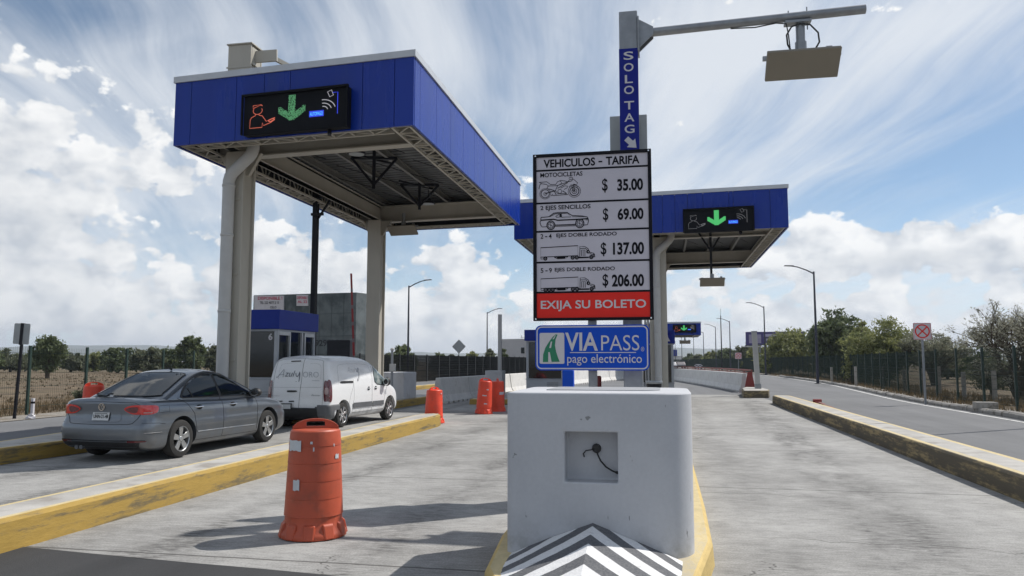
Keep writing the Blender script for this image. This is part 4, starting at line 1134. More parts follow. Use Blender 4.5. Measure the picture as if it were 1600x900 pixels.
def rail():
    P = resample([(4.45, 41.8), (4.1, 46), (3.5, 52), (2.6, 59), (1.5, 67), (.1, 76), (-1.6, 86)], .8)
    mb = MB(); mb.tube([p + Vector((0, 0, 1.08)) for p in P], .04, 6); mb.tube([p + Vector((0, 0, .92)) for p in P], .03, 6)
    for i in range(0, len(P), 3): mb.bar(P[i], P[i] + Vector((0, 0, 1.1)), .06)
    t = thing('guard_rail', 'rusty red brown guard rail behind the right row of barriers', 'guard rail', P[0]); o = Vector(P[0])
    mb = MB(o)
    for zz, r in ((1.12, .05), (.98, .035)): mb.tube([p + Vector((0, 0, zz)) for p in P], r, 6)
    mb.build('rails', mat('rusty_red', (.20, .055, .045), .7, var=.25, rgb2=(.13, .10, .08), cov=(.5, .65)), t)
    mb = MB(o)
    for i in range(0, len(P), 3): mb.bar(P[i] + Vector((0, 0, 0)), P[i] + Vector((0, 0, 1.12)), .06)
    mb.build('rail_posts', mat('rusty_red', (0, 0, 0)), t)
rail()
t = thing('crossing_post', 'leaning pale square post on the yellow based stub island in the right lane', 'post', (4.26, 37.6, .32)); t.rotation_euler = (0, radians(-2.2), 0)
MB().box(-.11, .11, -.11, .11, 0, 2.62).build('post_shaft', PIPE, t, bevel=.01); MB().box(-.13, .13, -.13, .13, 2.621, 2.68).build('cap', GALV, t); MB().box(-.135, .135, -.135, .135, 0, .22).build('foot_sleeve', GALV, t)
t = thing('warning_post', 'short red tapered marker standing against the first right barrier', 'marker', (4.2, 40.6, 0))
MB().prism([(-.30, 0), (.30, 0), (.12, 1.05), (-.08, 1.05)], 'y', -.05, .05).build('marker_plate', RED, t); MB().box(-.32, .32, -.12, .12, 0, .06).build('base', BLACK, t)
t = thing('boom_base', 'low red brown boom hinge lying along the right kerb island', 'barrier arm', (4.78, 26.3, .0))
mb = MB(); mb.box(-.08, .10, -.10, .22, 0, .30); mb.build('hinge', RED, t, bevel=.02); mb = MB(); mb.bar((.05, -.15, .24), (.18, -3.4, .08), .11); mb.build('arm', mat('rusty_red', (0, 0, 0)), t); mb = MB(); mb.lathe([(.055, -.12), (.055, .14)], (.01, .06, .33), 14, axis='x'); mb.build('axle', RED, t, smooth=40)
def kerb_block(label, x0, x1, y0, y1, z0, z1, m):
    o = MB(((x0 + x1) / 2, (y0 + y1) / 2, z0)).box(x0, x1, y0, y1, z0, z1).build('masonry_block', m, None, bevel=.02); return tag(o, label, 'block')
kerb_block('grey painted masonry block at the end of the booth island beyond the van', -10.0, -9.02, 26.0, 27.4, .25, 1.2, GPAINT)
kerb_block('grey painted masonry block with tall post beside the pair of drums', -6.96, -6.27, 29.75, 30.4, .0, 1.22, GPAINT)
kerb_block('loose pale kerb stone lying on the right verge by the fence', 9.55, 10.18, 26.6, 26.95, .10, .32, KERBC)
tag(MB((-6.43, 30, 1.22)).box(-6.50, -6.36, 30.0, 30.14, 1.22, 3.46).build('square_post', PIPE, None, bevel=.008), 'grey square post standing on the masonry block beside the drums', 'post')
t = thing('camera_post', 'thin grey post with a small fitting at the end of the booth island', 'post', (-9.32, 25.6, .25))
MB().tube([(0, 0, 0), (0, 0, 1.72)], .045, 8).build('post_shaft', GALV, t, smooth=45); MB().box(-.05, .16, -.13, -.045, 1.0, 1.25).build('fitting', PIPE, t, bevel=.01); MB().lathe([(.07, 1.72), (.07, 1.78), (.03, 1.81)], n=12).build('cap', PIPE, t)
t = thing('barrier_gate', 'red and white boom arm raised almost upright beside the rear canopy column', 'barrier arm', (-9.25, 22.2, .25))
mb = MB(); mb.box(-.16, .16, -.16, .16, 0, 1.0); mb.build('gate_cabinet', BOOTHW, t, bevel=.02)
p0, p1 = Vector((.05, -.2, .95)), Vector((-.12, -.2, 4.02))
mb = MB(); mb.bar(p0, p1, .055, .03); mb.build('arm', mat('boom_red', (.27, .022, .024), .45, var=.1), t)
mb = MB()
for k in range(1, 6): mb.bar(p0.lerp(p1, k / 6 - .018), p0.lerp(p1, k / 6 + .018), .058, .034)
mb.build('arm_band', mat('boom_band', (.20, .13, .14), .45), t)

# ------------------------------------------------------------------ street signs
def sign_post(label, x, y, h, zc, s, face, lean=0., rz=0., post=GALV, diamond=False, kind='plain'):
    t = thing('road_sign', label, 'road sign', (x, y, 0), rz); t.rotation_euler = (0, radians(lean), rz)
    MB().box(-.035, .035, -.025, .025, 0, h).build('post', post, t)
    r = rrect(-s / 2, s / 2, -s / 2, s / 2, s * .06) if isinstance(s, float) else rrect(-s[0] / 2, s[0] / 2, -s[1] / 2, s[1] / 2, .04)
    if diamond: r = [((p[0] - p[1]) * .7071, (p[0] + p[1]) * .7071) for p in r]
    mb = MB(); mb.prism([(p[0], p[1] + zc) for p in r], 'y', -.04, -.028); mb.build('sign_panel', face, t)
    return t
for lab, x, y, zc, s in (('square no stopping sign with red crossed ring near the loose kerb stone', 9.42, 31.0, 2.70, .62), ('small far no stopping sign with red crossed ring along the right fence', 8.35, 92, 2.2, .72)):
    t = sign_post(lab, x, y, zc + .1, zc, s, SIGNL, 0)
    mb = MB(); c = [(.38 * s * cos(2 * pi * k / 28), zc + .38 * s * sin(2 * pi * k / 28)) for k in range(28)]
    mb.ribbon(c, .075 * s, -.043, True)
    d = .26 * s
    mb.ribbon([(-d, zc - d), (d, zc + d)], .075 * s, -.0445); mb.ribbon([(-d, zc + d), (d, zc - d)], .075 * s, -.046)
    mb.build('crossed_ring', SIGNR, t)
    mb = MB(); mb.ribbon(rrect(-s * .47, s * .47, zc - s * .47, zc + s * .47, s * .05), .012, -.042, True); mb.build('border', SIGNR, t)
t = sign_post('grey back of a rectangular sign on a leaning dark post by the left verge', -17.75, 18.5, 2.66, 2.36, (.52, .58), GREYB, 2.6, 0, BLACKP)
MB().box(-.05, .05, -.05, -.041, 2.05, 2.66).build('back_rail', BLACKP, t)
t = sign_post('grey diamond sign seen from behind beyond the black fence', -18.9, 70, 3.2, 2.95, .95, GREYB, 0, 0, GALV, True)
t = sign_post('black and white chevron board at the far end of the right barriers', 4.2, 100, 1.2, .8, (1.0, .8), SIGNL)
mb = MB()
for k in range(3): mb.ribbon([(-.5, .82 + .22 * k - .1), (0, .6 + .22 * k - .1), (.5, .82 + .22 * k - .1)], .1, -.045)
mb.build('chevrons', SIGNK, t)
t = thing('marker_stake', 'short white stake at the foot of the leaning sign', 'stake', (-17.55, 18.9, 0)); MB().box(-.04, .04, -.03, .03, 0, .55).build('stake_body', SIGNL, t); MB().box(-.041, .041, -.031, .031, .40, .46).build('stake_band', SIGNK, t)
t = thing('thin_mast', 'very thin tall grey mast beyond the right road at the edge of view', 'mast', (10.9, 22.5, 0))
MB().tube([(0, 0, 0), (-.02, 0, 6), (-.04, 0, 11.05)], [.07, .05, .025], 8).build('mast_pole', GALV, t, smooth=True); MB().tube([(-.04, 0, 11.05), (-.04, 0, 11.6)], .009, 6).build('tip_rod', GALV, t)

# ------------------------------------------------------------------ street lamps
def lamp_proto(arm_dir):
    t = thing('street_lamp', 'x', 'street lamp', (0, 0, 0), 0, 'street lamps')
    MB().tube([(0, 0, 0), (0, 0, 8.0)], [.105, .06], 12).build('lamp_pole', LAMPB, t, smooth=45)
    MB().box(-.2, .2, -.2, .2, 0, .03).build('base_plate', LAMPB, t)
    MB().tube([(0, 0, 7.85), (arm_dir * .5, 0, 8.12), (arm_dir * 1.1, 0, 8.36), (arm_dir * 1.5, 0, 8.43)], [.05, .045, .04, .035], 8).build('lamp_arm', LAMPB, t, smooth=True)
    mb = MB(); mb.add([(arm_dir * x, y, z) for x, y, z in ((1.35, -.09, 8.40), (1.35, .09, 8.40), (1.35, .06, 8.48), (1.35, -.06, 8.48), (2.0, -.11, 8.44), (2.0, .11, 8.44), (2.0, .08, 8.50), (2.0, -.08, 8.50))],
                      [(0, 1, 2, 3), (7, 6, 5, 4), (0, 4, 5, 1), (1, 5, 6, 2), (2, 6, 7, 3), (3, 7, 4, 0)]); mb.build('lamp_head', BLACKP, t, bevel=.01)
    return t
lr = lamp_proto(-1); ll = lamp_proto(1)
def place(proto, used, x, y, lab, s=1., rz=0.):
    o = proto if not used else copy_tree(proto)
    o.location = (x, y, 0); o['label'] = lab; o.scale = (s, s, s); o.rotation_euler = (0, 0, rz); return o
rights = [(10.65, 58.0, 'tall dark street lamp leaning over the right road before the olive trees', 1.), (11.45, 93, 'second street lamp of the right road, beside the purple billboard', .99), (10.4, 128, 'street lamp of the right road, third from the front', 1.), (9.45, 148, 'slim far street lamp between the tall thin post and the chevron board', 1.),
          (8.7, 178, 'far street lamp standing left of the thin lamp row', 1.), (7.9, 215, 'tiny far street lamp near the end of the right fence', 1.), (4.4, 200, 'tiny street lamp farther along the bend of the road', .95), (3.3, 240, 'most distant street lamp at the road bend', .95)]
for i, (x, y, l, s) in enumerate(rights): place(lr, i > 0, x, y, l, s)
lefts = [(-21.0, 61.5, 'dark street lamp beyond the black fence, nearest of the left lamps', .99), (-22.2, 96, 'second left street lamp in front of the pale building', .98)]
for i, (x, y, l, s) in enumerate(lefts): place(ll, i > 0, x, y, l, s)
t = thing('tall_post', 'tall straight thin post among the far right street lamps', 'post', (9.9, 140, 0)); MB().tube([(0, 0, 0), (0, 0, 9.6)], [.13, .07], 8).build('post_shaft', BLACKP, t, smooth=True); MB().tube([(0, 0, 9.6), (0, 0, 10.8)], .03, 6).build('tip_rod', BLACKP, t)

# ------------------------------------------------------------------ vehicles
def interp(keys, t):
    """smooth interpolation of rows [t, a, b, ...]"""
    for i in range(len(keys) - 1):
        if t <= keys[i + 1][0] or i == len(keys) - 2:
            k0, k1, k2, k3 = keys[max(i - 1, 0)], keys[i], keys[i + 1], keys[min(i + 2, len(keys) - 1)]
            h = k2[0] - k1[0]; u = min(1, max(0, (t - k1[0]) / h)); out = []
            for j in range(1, len(k1)):
                m1 = (k2[j] - k0[j]) / max(1e-6, k2[0] - k0[0]); m2 = (k3[j] - k1[j]) / max(1e-6, k3[0] - k1[0])
                d = (k2[j] - k1[j]) / h
                if (k1[j] - k0[j]) * (k2[j] - k1[j]) <= 0 and i > 0: m1 = 0
                if (k3[j] - k2[j]) * (k2[j] - k1[j]) <= 0 and i < len(keys) - 2: m2 = 0
                if d == 0: m1 = m2 = 0
                u2, u3 = u * u, u * u * u
                out.append((2 * u3 - 3 * u2 + 1) * k1[j] + (u3 - 2 * u2 + u) * h * m1 + (-2 * u3 + 3 * u2) * k2[j] + (u3 - u2) * h * m2)
            return out
NR = 120
def ring(yr, yf, W, rr, rf):
    """rounded plan outline, from the rear centre round the right side to the front centre and back; rr, rf: rear and front corner radii"""
    bow_r, bow_f = min(.07, rr * .3), min(.20, rf * .42)
    rx, fx_ = min(rr, W * .9), min(rf, W * .9); pts = []
    def y_rear(x): return yr + bow_r * (x / W) ** 2
    def y_front(x): return yf - bow_f * (x / W) ** 2
    for k in range(14): x = (W - rx) * (k + .5) / 14; pts.append((x, y_rear(x)))
    x0 = W - rx; y0 = y_rear(x0)
    for k in range(12): a = pi / 2 * (k + .5) / 12; pts.append((x0 + rx * sin(a), y0 + rr * (1 - cos(a))))
    ya, yb = y0 + rr, y_front(W - fx_) - rf * 1.25
    for k in range(14): pts.append((W, ya + (yb - ya) * (k + .5) / 14))
    x1 = W - fx_
    for k in range(10): a = pi / 2 * (k + .5) / 10; pts.append((x1 + fx_ * cos(a), yb + rf * 1.25 * sin(a)))
    for k in range(10): x = (W - fx_) * (1 - (k + .5) / 10); pts.append((x, y_front(x)))
    yc, L = (yr + yf) / 2, (yf - yr) / 2
    pts = [(x * (1 - .022 * abs((y - yc) / L) ** 3), y) for x, y in pts]
    return pts + [(-x, y) for x, y in reversed(pts)]
def shell(rows, zfun=None, nz=44, crown=.0, cap=10):
    """stack of rounded plan rings; rows [z, y_rear, y_front, half width, rear squareness, front squareness]"""
    t0, t1 = rows[0][0], rows[-1][0]
    zs = sorted(set([r[0] for r in rows] + [t0 + (t1 - t0) * k / nz for k in range(nz + 1)]))
    vs, fs = [], []
    for z in zs:
        yr, yf, W, pr, pf = interp(rows, z)
        for x, y in ring(yr, yf, W, pr, pf): vs.append((x, y, zfun(z, y) if zfun else z))
    n = NR
    for i in range(len(zs) - 1):
        for k in range(n): fs.append((i * n + k, i * n + (k + 1) % n, (i + 1) * n + (k + 1) % n, (i + 1) * n + k))
    fs.append(tuple(range(n))[::-1])
    # cap: concentric shrinking rings with a little crown
    base = (len(zs) - 1) * n; top = vs[base:base + n]; cx = 0
    W = max(p[0] for p in top); prev = base
    # strips straight across the car between mirrored points (k, n-1-k shifted): ring starts at the rear centre
    half = n // 2
    right = list(range(0, half)); left = [n - 1 - k for k in right]
    cols = [[base + k for k in right]]
    for c in range(1, cap):
        t = c / cap; col = []
        for r_, l_ in zip(right, left):
            a, b = Vector(top[r_]), Vector(top[l_]); p = a.lerp(b, t)
            w = abs(a.x) / W
            p.z += crown * (1 - (2 * t - 1) ** 2) * min(1, w * w * 1.3)
            col.append(len(vs)); vs.append(p[:])
        cols.append(col)
    cols.append([base + k for k in left])
    for c in range(cap):
        for j in range(half - 1): fs.append((cols[c][j], cols[c][j + 1], cols[c + 1][j + 1], cols[c + 1][j]))
    e0 = [cols[c][0] for c in range(cap + 1)]; e1 = [cols[c][-1] for c in range(cap + 1)]
    fs.append(tuple(e0)); fs.append(tuple(e1)[::-1])
    return vs, fs

def bvh_of(objs):
    V, P = [], []
    for o in objs:
        b = len(V); V += [v.co.copy() for v in o.data.vertices]; P += [[i + b for i in p.vertices] for p in o.data.polygons]
    return BVHTree.FromPolygons(V, P)
def project(bvh, side, u, w, off):
    if side == 'R': o, d = Vector((3, u, w)), Vector((-1, 0, 0))
    elif side == 'L': o, d = Vector((-3, u, w)), Vector((1, 0, 0))
    elif side == 'B': o, d = Vector((u, -4, w)), Vector((0, 1, 0))
    elif side == 'F': o, d = Vector((u, 9, w)), Vector((0, -1, 0))
    h, nrm, i, dist = bvh.ray_cast(o, d)
    if h is None: return None
    if nrm.dot(d) > 0: nrm = -nrm
    return h + nrm * off - d * off * .3
def patch(mb, bvh, side, poly, off=.003, step=.05, smooth=0):
    """a thin skin cut to a 2D outline and laid on the bodywork"""
    P = [Vector(p) for p in poly]; E = []
    B = []
    for i in range(len(P)):
        a, b = P[i], P[(i + 1) % len(P)]; k = max(1, int((b - a).length / step))
        B += [a.lerp(b, j / k) for j in range(k)]
    n = len(B); E = [(i, (i + 1) % n) for i in range(n)]
    x0, x1 = min(p.x for p in P), max(p.x for p in P); y0, y1 = min(p.y for p in P), max(p.y for p in P)
    pts = list(B)
    def inside(q):
        c = False
        for i in range(len(P)):
            a, b = P[i], P[(i + 1) % len(P)]
            if (a.y > q.y) != (b.y > q.y) and q.x < (b.x - a.x) * (q.y - a.y) / (b.y - a.y) + a.x: c = not c
        return c
    x = x0 + step / 2
    while x < x1:
        y = y0 + step / 2
        while y < y1:
            q = Vector((x, y))
            if inside(q) and min((q - e).length for e in B) > step * .35: pts.append(q)
            y += step
        x += step
    r = geometry.delaunay_2d_cdt(pts, E, [list(range(n))], 1, 1e-5)
    W = [project(bvh, side, p.x, p.y, off) for p in r[0]]
    def okf(f):
        if any(W[i] is None for i in f): return False
        c = sum((r[0][i] for i in f), Vector((0, 0))) / len(f)
        if not inside(c): return False
        return max((W[f[a]] - W[f[b_]]).length for a in range(len(f)) for b_ in range(a)) < step * 3.2
    fs = [f for f in r[2] if okf(f)]
    mb.add([w if w is not None else Vector((0, 0, 0)) for w in W], [tuple(f) for f in fs])
def line(mb, bvh, side, pts, r=.004, off=.0, step=.04):
    P = [Vector(p) for p in pts]; Q = []
    for i in range(len(P) - 1):
        k = max(1, int((P[i + 1] - P[i]).length / step)); Q += [P[i].lerp(P[i + 1], j / k) for j in range(k)]
    Q.append(P[-1]); W = [project(bvh, side, p.x, p.y, off) for p in Q]; W = [w for w in W if w]
    if len(W) > 1: mb.tube(W, r, 5)
def curve2(pts, n=6, closed=False):
    P = [Vector((*p, 0)) for p in pts]; out = []; N = len(P)
    for i in range(N if closed else N - 1):
        g = lambda k: P[k % N] if closed else P[max(0, min(N - 1, k))]
        p0, p1, p2, p3 = g(i - 1), g(i), g(i + 1), g(i + 2)
        for k in range(n):
            t = k / n; q = .5 * ((2 * p1) + (p2 - p0) * t + (2 * p0 - 5 * p1 + 4 * p2 - p3) * t * t + (3 * p1 - p0 - 3 * p2 + p3) * t ** 3); out.append((q.x, q.y))
    if not closed: out.append(pts[-1])
    return out

def paint(name, rgb, rough, metal, coat):
    m = bpy.data.materials.new(name); m.use_nodes = True; nt = m.node_tree; b = nt.nodes['Principled BSDF']
    tc = nt.nodes.new('ShaderNodeTexCoord'); co = tc.outputs['Object']
    fl = noise(nt, co, 900, 2, .5); dust = noise(nt, co, 2.2, 6, .62); Z = xyz(nt, co)[2]
    base = mix(nt, fl.step(.35, .65), tuple(c * .88 for c in rgb), tuple(c * 1.1 for c in rgb))
    low = Z.step(.62, .22) * dust.step(.35, .62) * .45 + dust.step(.5, .75) * .06
    base = mix(nt, low, base, (.20, .18, .155)); nt.links.new(base, b.inputs['Base Color'])
    nt.links.new((low * .5 + rough).k, b.inputs['Roughness'])
    b.inputs['Metallic'].default_value = metal; b.inputs['Coat Weight'].default_value = coat; b.inputs['Coat Roughness'].default_value = .035
    return m
GREYCAR = paint('grey_metallic_paint', (.155, .175, .200), .31, .68, .7)
WHITEVAN = paint('white_van_paint', (.80, .81, .82), .32, 0., .5)
CARGLASS = mat('car_glass', (.010, .015, .017), .04, var=.25, scale=1.5, spec=.42)
CLEARGL = mat('pale_side_glass', (.10, .135, .135), .04, var=.35, scale=2, spec=.9, rgb2=(.34, .37, .36), cov=(.5, .6), s2=3.5)
TAILRED = mat('tail_lamp_red', (.58, .016, .012), .12, var=.2, scale=14, spec=.8, coat=.8)
TAILDK = mat('tail_lamp_dark_red', (.115, .010, .014), .15, var=.3, scale=10, spec=.8, coat=.8)
TAILCL = mat('tail_lamp_clear', (.42, .30, .29), .15, var=.2, scale=10)
GREYPL = mat('grey_bumper_plastic', (.105, .110, .118), .55, var=.12, scale=6, bump=.1, bscale=120)
UNDER = mat('underbody_black', (.008, .008, .008), .9)
PLATE = mat('plate_white', (.55, .56, .56), .4, var=.04)
SEAM = mat('panel_gap', (.006, .006, .006), .9)

def make_wheel(root, x, y, r, w, side, spokes, kind):
    """wheel = tyre and rim under one part"""
    s = side
    mb = MB(); prof = [(r * .66, -w * .5), (r * .80, -w * .5), (r * .93, -w * .46), (r * .985, -w * .34), (r, -w * .15), (r, w * .15), (r * .985, w * .34), (r * .93, w * .46), (r * .80, w * .5), (r * .66, w * .5)]
    mb.lathe(prof, (0, 0, 0), 40, axis='x', caps=False)
    wh = mb.build('wheel', RUBBER, root, smooth=40); wh.location = (x, y, r)
    mb = MB(); R0 = r * .66
    xo = s * w * .46
    def ringx(rr_, xx): return [(xx, rr_ * cos(2 * pi * k / 40), rr_ * sin(2 * pi * k / 40)) for k in range(40)]
    prof = [(R0, w * .47), (R0 * .96, w * .44), (R0 * .93, w * .28), (R0 * .90, -w * .3)]
    vs = []; fs = []
    for rr_, xx in prof: vs += ringx(rr_, s * xx)
    for i in range(len(prof) - 1):
        for k in range(40): fs.append((i * 40 + k, i * 40 + (k + 1) % 40, (i + 1) * 40 + (k + 1) % 40, (i + 1) * 40 + k))
    mb.add(vs, fs)
    for k in range(spokes):
        a = 2 * pi * k / spokes + .35
        def q(rad, ww, xx): return (s * xx, rad * cos(a) - ww * sin(a), rad * sin(a) + ww * cos(a))
        w0, w1 = (.036, .052) if spokes <= 5 else (.022, .034)
        w0 *= r / .31; w1 *= r / .31
        mb.add([q(R0 * .14, -w0, w * .40), q(R0 * .14, w0, w * .40), q(R0 * .95, w1, w * .43), q(R0 * .95, -w1, w * .43),
                q(R0 * .14, -w0 * .6, w * .20), q(R0 * .14, w0 * .6, w * .20), q(R0 * .95, w1 * .7, w * .22), q(R0 * .95, -w1 * .7, w * .22)],
               [(0, 1, 2, 3), (7, 6, 5, 4), (0, 4, 5, 1), (1, 5, 6, 2), (2, 6, 7, 3), (3, 7, 4, 0)])
    mb.lathe([(R0 * .22, s * w * .30), (R0 * .20, s * w * .44), (R0 * .08, s * w * .46)], n=20, axis='x')
    mb.build('rim', ALLOY, wh, smooth=35, bevel=.004)
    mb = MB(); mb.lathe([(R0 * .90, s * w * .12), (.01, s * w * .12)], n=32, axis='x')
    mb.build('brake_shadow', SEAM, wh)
    mb = MB()
    for k in range(5): a = 2 * pi * k / 5 + .35; mb.lathe([(.009, s * w * .45), (.009, s * w * .462)], (0, .33 * R0 * cos(a + .6) * .8, .33 * R0 * sin(a + .6) * .8), 8, axis='x')
    mb.build('wheel_nuts', BLACK, wh)
    return wh

def sedan():
    L = 4.62
    root = thing('sedan', 'dark grey metallic four door sedan waiting behind the white van', 'car', (-8.80, 10.78, 0.004), radians(-3.0))
    root.scale = (.98, .98, .98)
    def shoulder(y):                                # crest height along the car
        return interp([[0, .985], [.15, 1.0], [.8, .985], [2.0, .945], [3.3, .925], [3.9, .86], [4.35, .76], [4.62, .66]], max(0, min(L, y)))[0]
    rows = [[.17, .34, 4.36, .76, .22, .40], [.22, .14, 4.50, .83, .22, .42], [.30, .04, 4.60, .872, .23, .44], [.40, .010, 4.625, .886, .24, .46], [.52, .0, 4.62, .890, .24, .46],
            [.60, .012, 4.60, .888, .24, .46], [.645, .04, 4.585, .884, .23, .46], [.70, .072, 4.56, .882, .22, .46], [.80, .082, 4.54, .880, .22, .46], [.88, .075, 4.52, .868, .22, .46], [.94, .070, 4.50, .848, .24, .46], [.975, .080, 4.48, .820, .26, .46], [1.0, .125, 4.44, .770, .28, .46]]
    def zf(z, y):
        if z < .55: return z
        return .55 + (z - .55) * (shoulder(y) - .55) / .45
    vs, fs = shell(rows, zf, 46, .035, 12)
    body = MB().add(vs, fs).build('body', GREYCAR, root, smooth=60)
    grows = [[.90, .30, 3.72, .80, .15, .34], [.97, .46, 3.57, .80, .15, .34], [1.03, .59, 3.44, .787, .15, .34], [1.10, .75, 3.27, .764, .15, .34], [1.18, .93, 3.08, .735, .15, .34], [1.26, 1.11, 2.88, .703, .15, .34], [1.34, 1.30, 2.67, .668, .15, .34], [1.40, 1.46, 2.49, .628, .16, .33], [1.44, 1.61, 2.33, .575, .18, .30], [1.462, 1.76, 2.18, .50, .20, .26]]
    zz = lambda P: [(p[0], 1.0 + (p[1] - 1.0) * 1.085 if p[1] > 1.0 else p[1]) for p in P]
    vs, fs = shell(grows, None, 30, .022, 10)
    cab = MB().add(vs, fs).build('roof', GREYCAR, root, smooth=60)
    full = bvh_of([body, cab])
    wr, wf, rad, ww = .93, 3.58, .318, .205
    cs = []
    for y in (wr, wf):
        for s in (-1, 1):
            mb = MB(); mb.lathe([(.372, s * .58), (.372, s * 1.2)], (0, y, .33), 40, axis='x'); cs.append(mb.build('cutter', UNDER, root))
    bpy.context.view_layer.update(); cut(body, cs); body.data.shade_smooth(); body.data.set_sharp_from_angle(angle=radians(42))
    MB().box(-.6, .6, .5, 4.2, .19, .45).build('underbody', UNDER, root)
    for y in (wr, wf):
        for s in (-1, 1): make_wheel(root, s * .775, y, rad, ww, s, 5, 'alloy')
    for s, sd in ((1, 'R'), (-1, 'L')):
        q1 = curve2([(1.00, 1.02), (1.10, 1.12), (1.28, 1.222), (1.50, 1.300), (1.76, 1.352)], 5)
        rear = q1 + [(1.93, 1.358), (2.03, .995), (1.2, 1.002), (1.04, 1.006)]
        front = [(2.00, 1.357)] + curve2([(2.10, 1.355), (2.38, 1.325), (2.70, 1.232), (2.98, 1.11), (3.10, 1.03)], 5) + [(3.09, .985), (2.1, .99)]
        mb = MB(); outl = curve2([(.955, 1.01), (1.065, 1.13), (1.255, 1.243), (1.48, 1.323), (1.80, 1.378), (2.12, 1.375), (2.42, 1.348), (2.74, 1.252), (3.03, 1.125), (3.16, 1.03)], 5) + [(3.15, .965), (2.1, .97), (1.0, .985)]
        outl = zz(outl); patch(mb, full, sd, outl, .002, .06); mb.build('window_surround', BLACK, root, smooth=True)
        mb = MB(); patch(mb, full, sd, zz(rear), .005, .06); mb.build('side_window', CARGLASS, root, smooth=True)
        mb = MB(); patch(mb, full, sd, zz(front), .005, .06); mb.build('side_window', CARGLASS, root, smooth=True)
        mb = MB(); line(mb, full, sd, [(1.27, 1.008), (1.19, 1.155)], .011, .006); mb.build('quarter_pillar', BLACK, root)
        mb = MB()
        line(mb, full, sd, outl[:-2], .006, .004); mb.build('window_trim', BLACK, root, smooth=True)
        mb = MB()
        line(mb, full, sd, [(2.04, .97), (2.07, .6), (2.05, .27)]); line(mb, full, sd, [(3.13, .98), (3.18, .72), (3.16, .30)]); line(mb, full, sd, [(.88, 1.0), (1.06, .90), (1.24, .72), (1.30, .45), (1.28, .27)])
        line(mb, full, sd, [(1.28, .26), (3.2, .26)]); line(mb, full, sd, [(.10, .635), (.35, .625), (.50, .60)])
        line(mb, full, sd, [(.36, .79), (.36, .90), (.60, .90), (.60, .79), (.36, .79)], .0025)
        mb.build('panel_gaps', SEAM, root)
        mb = MB(); line(mb, full, sd, [(1.33, .40), (2.2, .395), (3.1, .385)], .016, -.004); mb.build('sill_crease', GREYCAR, root, smooth=True)
        mb = MB(); line(mb, full, sd, [(.10, .475), (.42, .47)], .008, .001); mb.build('bumper_trim', GREYPL, root, smooth=True)
        for y in (1.28, 2.28):
            mb = MB(); c = project(full, sd, y + .09, .83, .0)
            mb.tube([c + Vector((-s * .01, -.10, 0)), c + Vector((s * .028, -.08, .002)), c + Vector((s * .032, .06, .004)), c + Vector((-s * .01, .09, .004))], .013, 8); h = mb.build('door_handle', CHROME, root, smooth=True)
            mb = MB(); e = [(y + .09 + .085 * cos(a), .825 + .042 * sin(a)) for a in [2 * pi * k / 16 for k in range(16)]]; patch(mb, full, sd, e, .002, .03); mb.build('handle_recess', SEAM, h)
        # mirror
        c = Vector((s * .90, 3.02, 1.015))
        mb = MB(); N = 14; vv = []; ff = []
        for i in range(9):
            t = pi * i / 8
            for k in range(N):
                a = 2 * pi * k / N; yy = -.075 * cos(t) if cos(t) > 0 else -.10 * cos(t)
                sx = sin(t) ** .6
                vv.append(c + Vector((s * .03 + .115 * sx * cos(a), yy, .085 * sx * sin(a))))
        for i in range(8):
            for k in range(N): ff.append((i * N + k, i * N + (k + 1) % N, (i + 1) * N + (k + 1) % N, (i + 1) * N + k))
        mb.add(vv, ff); mb.bar(c + Vector((-s * .10, .02, -.055)), c + Vector((s * .0, .0, -.06)), .07, .05); m_ = mb.build('wing_mirror', BLACK if s > 0 else GREYCAR, root, smooth=50)
        mb = MB(); e = [(c.x + s * .03 + .10 * cos(a), c.y - .068, c.z + .07 * sin(a)) for a in [2 * pi * k / 16 for k in range(16)]]; mb.sheet(e); mb.build('mirror_glass', CHROME, m_)
    # tail
    ymax = .62
    rw = curve2([(-.60, 1.04), (-.615, 1.08), (-.575, 1.20), (-.52, 1.32), (-.46, 1.365), (0, 1.385), (.46, 1.365), (.52, 1.32), (.575, 1.20), (.615, 1.08), (.60, 1.04), (0, 1.02)], 5, True)
    def back_patch(name, poly, m, off=.004, step=.05, parent=root):
        mb = MB(); patch(mb, full, 'B', poly, off, step); return mb.build(name, m, parent, smooth=True)
    rw = zz(rw); back_patch('rear_window', rw, CARGLASS, .012, .03)
    mb = MB(); line(mb, full, 'B', rw + [rw[0]], .007, .012); mb.build('rear_window_seal', BLACK, root, smooth=True)
    rear_seat = None
    for s in (1, -1):
        p = curve2([(s * .42, .845), (s * .47, .892), (s * .60, .918), (s * .74, .915), (s * .835, .90), (s * .858, .875), (s * .862, .82), (s * .855, .775), (s * .70, .768), (s * .55, .778)], 4, True)
        lamp = back_patch('tail_lamp', p, TAILRED, .010, .035)
        sd = 'R' if s > 0 else 'L'
        p2 = curve2([(.085, .905), (.16, .915), (.30, .905), (.335, .87), (.30, .80), (.2, .775), (.085, .77)], 4, True)
        mb = MB(); patch(mb, full, sd, p2, .010, .035); mb.build('lamp_wrap', TAILRED, lamp, smooth=True)
        p3 = curve2([(s * .45, .845), (s * .52, .878), (s * .66, .885), (s * .64, .80), (s * .54, .80)], 4, True); back_patch('dark_segment', p3, TAILDK, .013, .035, lamp)
        p4 = [(s * .745, .79), (s * .835, .79), (s * .835, .805), (s * .745, .805)]; back_patch('clear_segment', p4, TAILCL, .013, .035, lamp)
        rf = [(s * .52, .325), (s * .80, .335), (s * .82, .355), (s * .54, .355)]; back_patch('rear_reflector', rf, TAILDK, .006, .035)
    mb = MB()
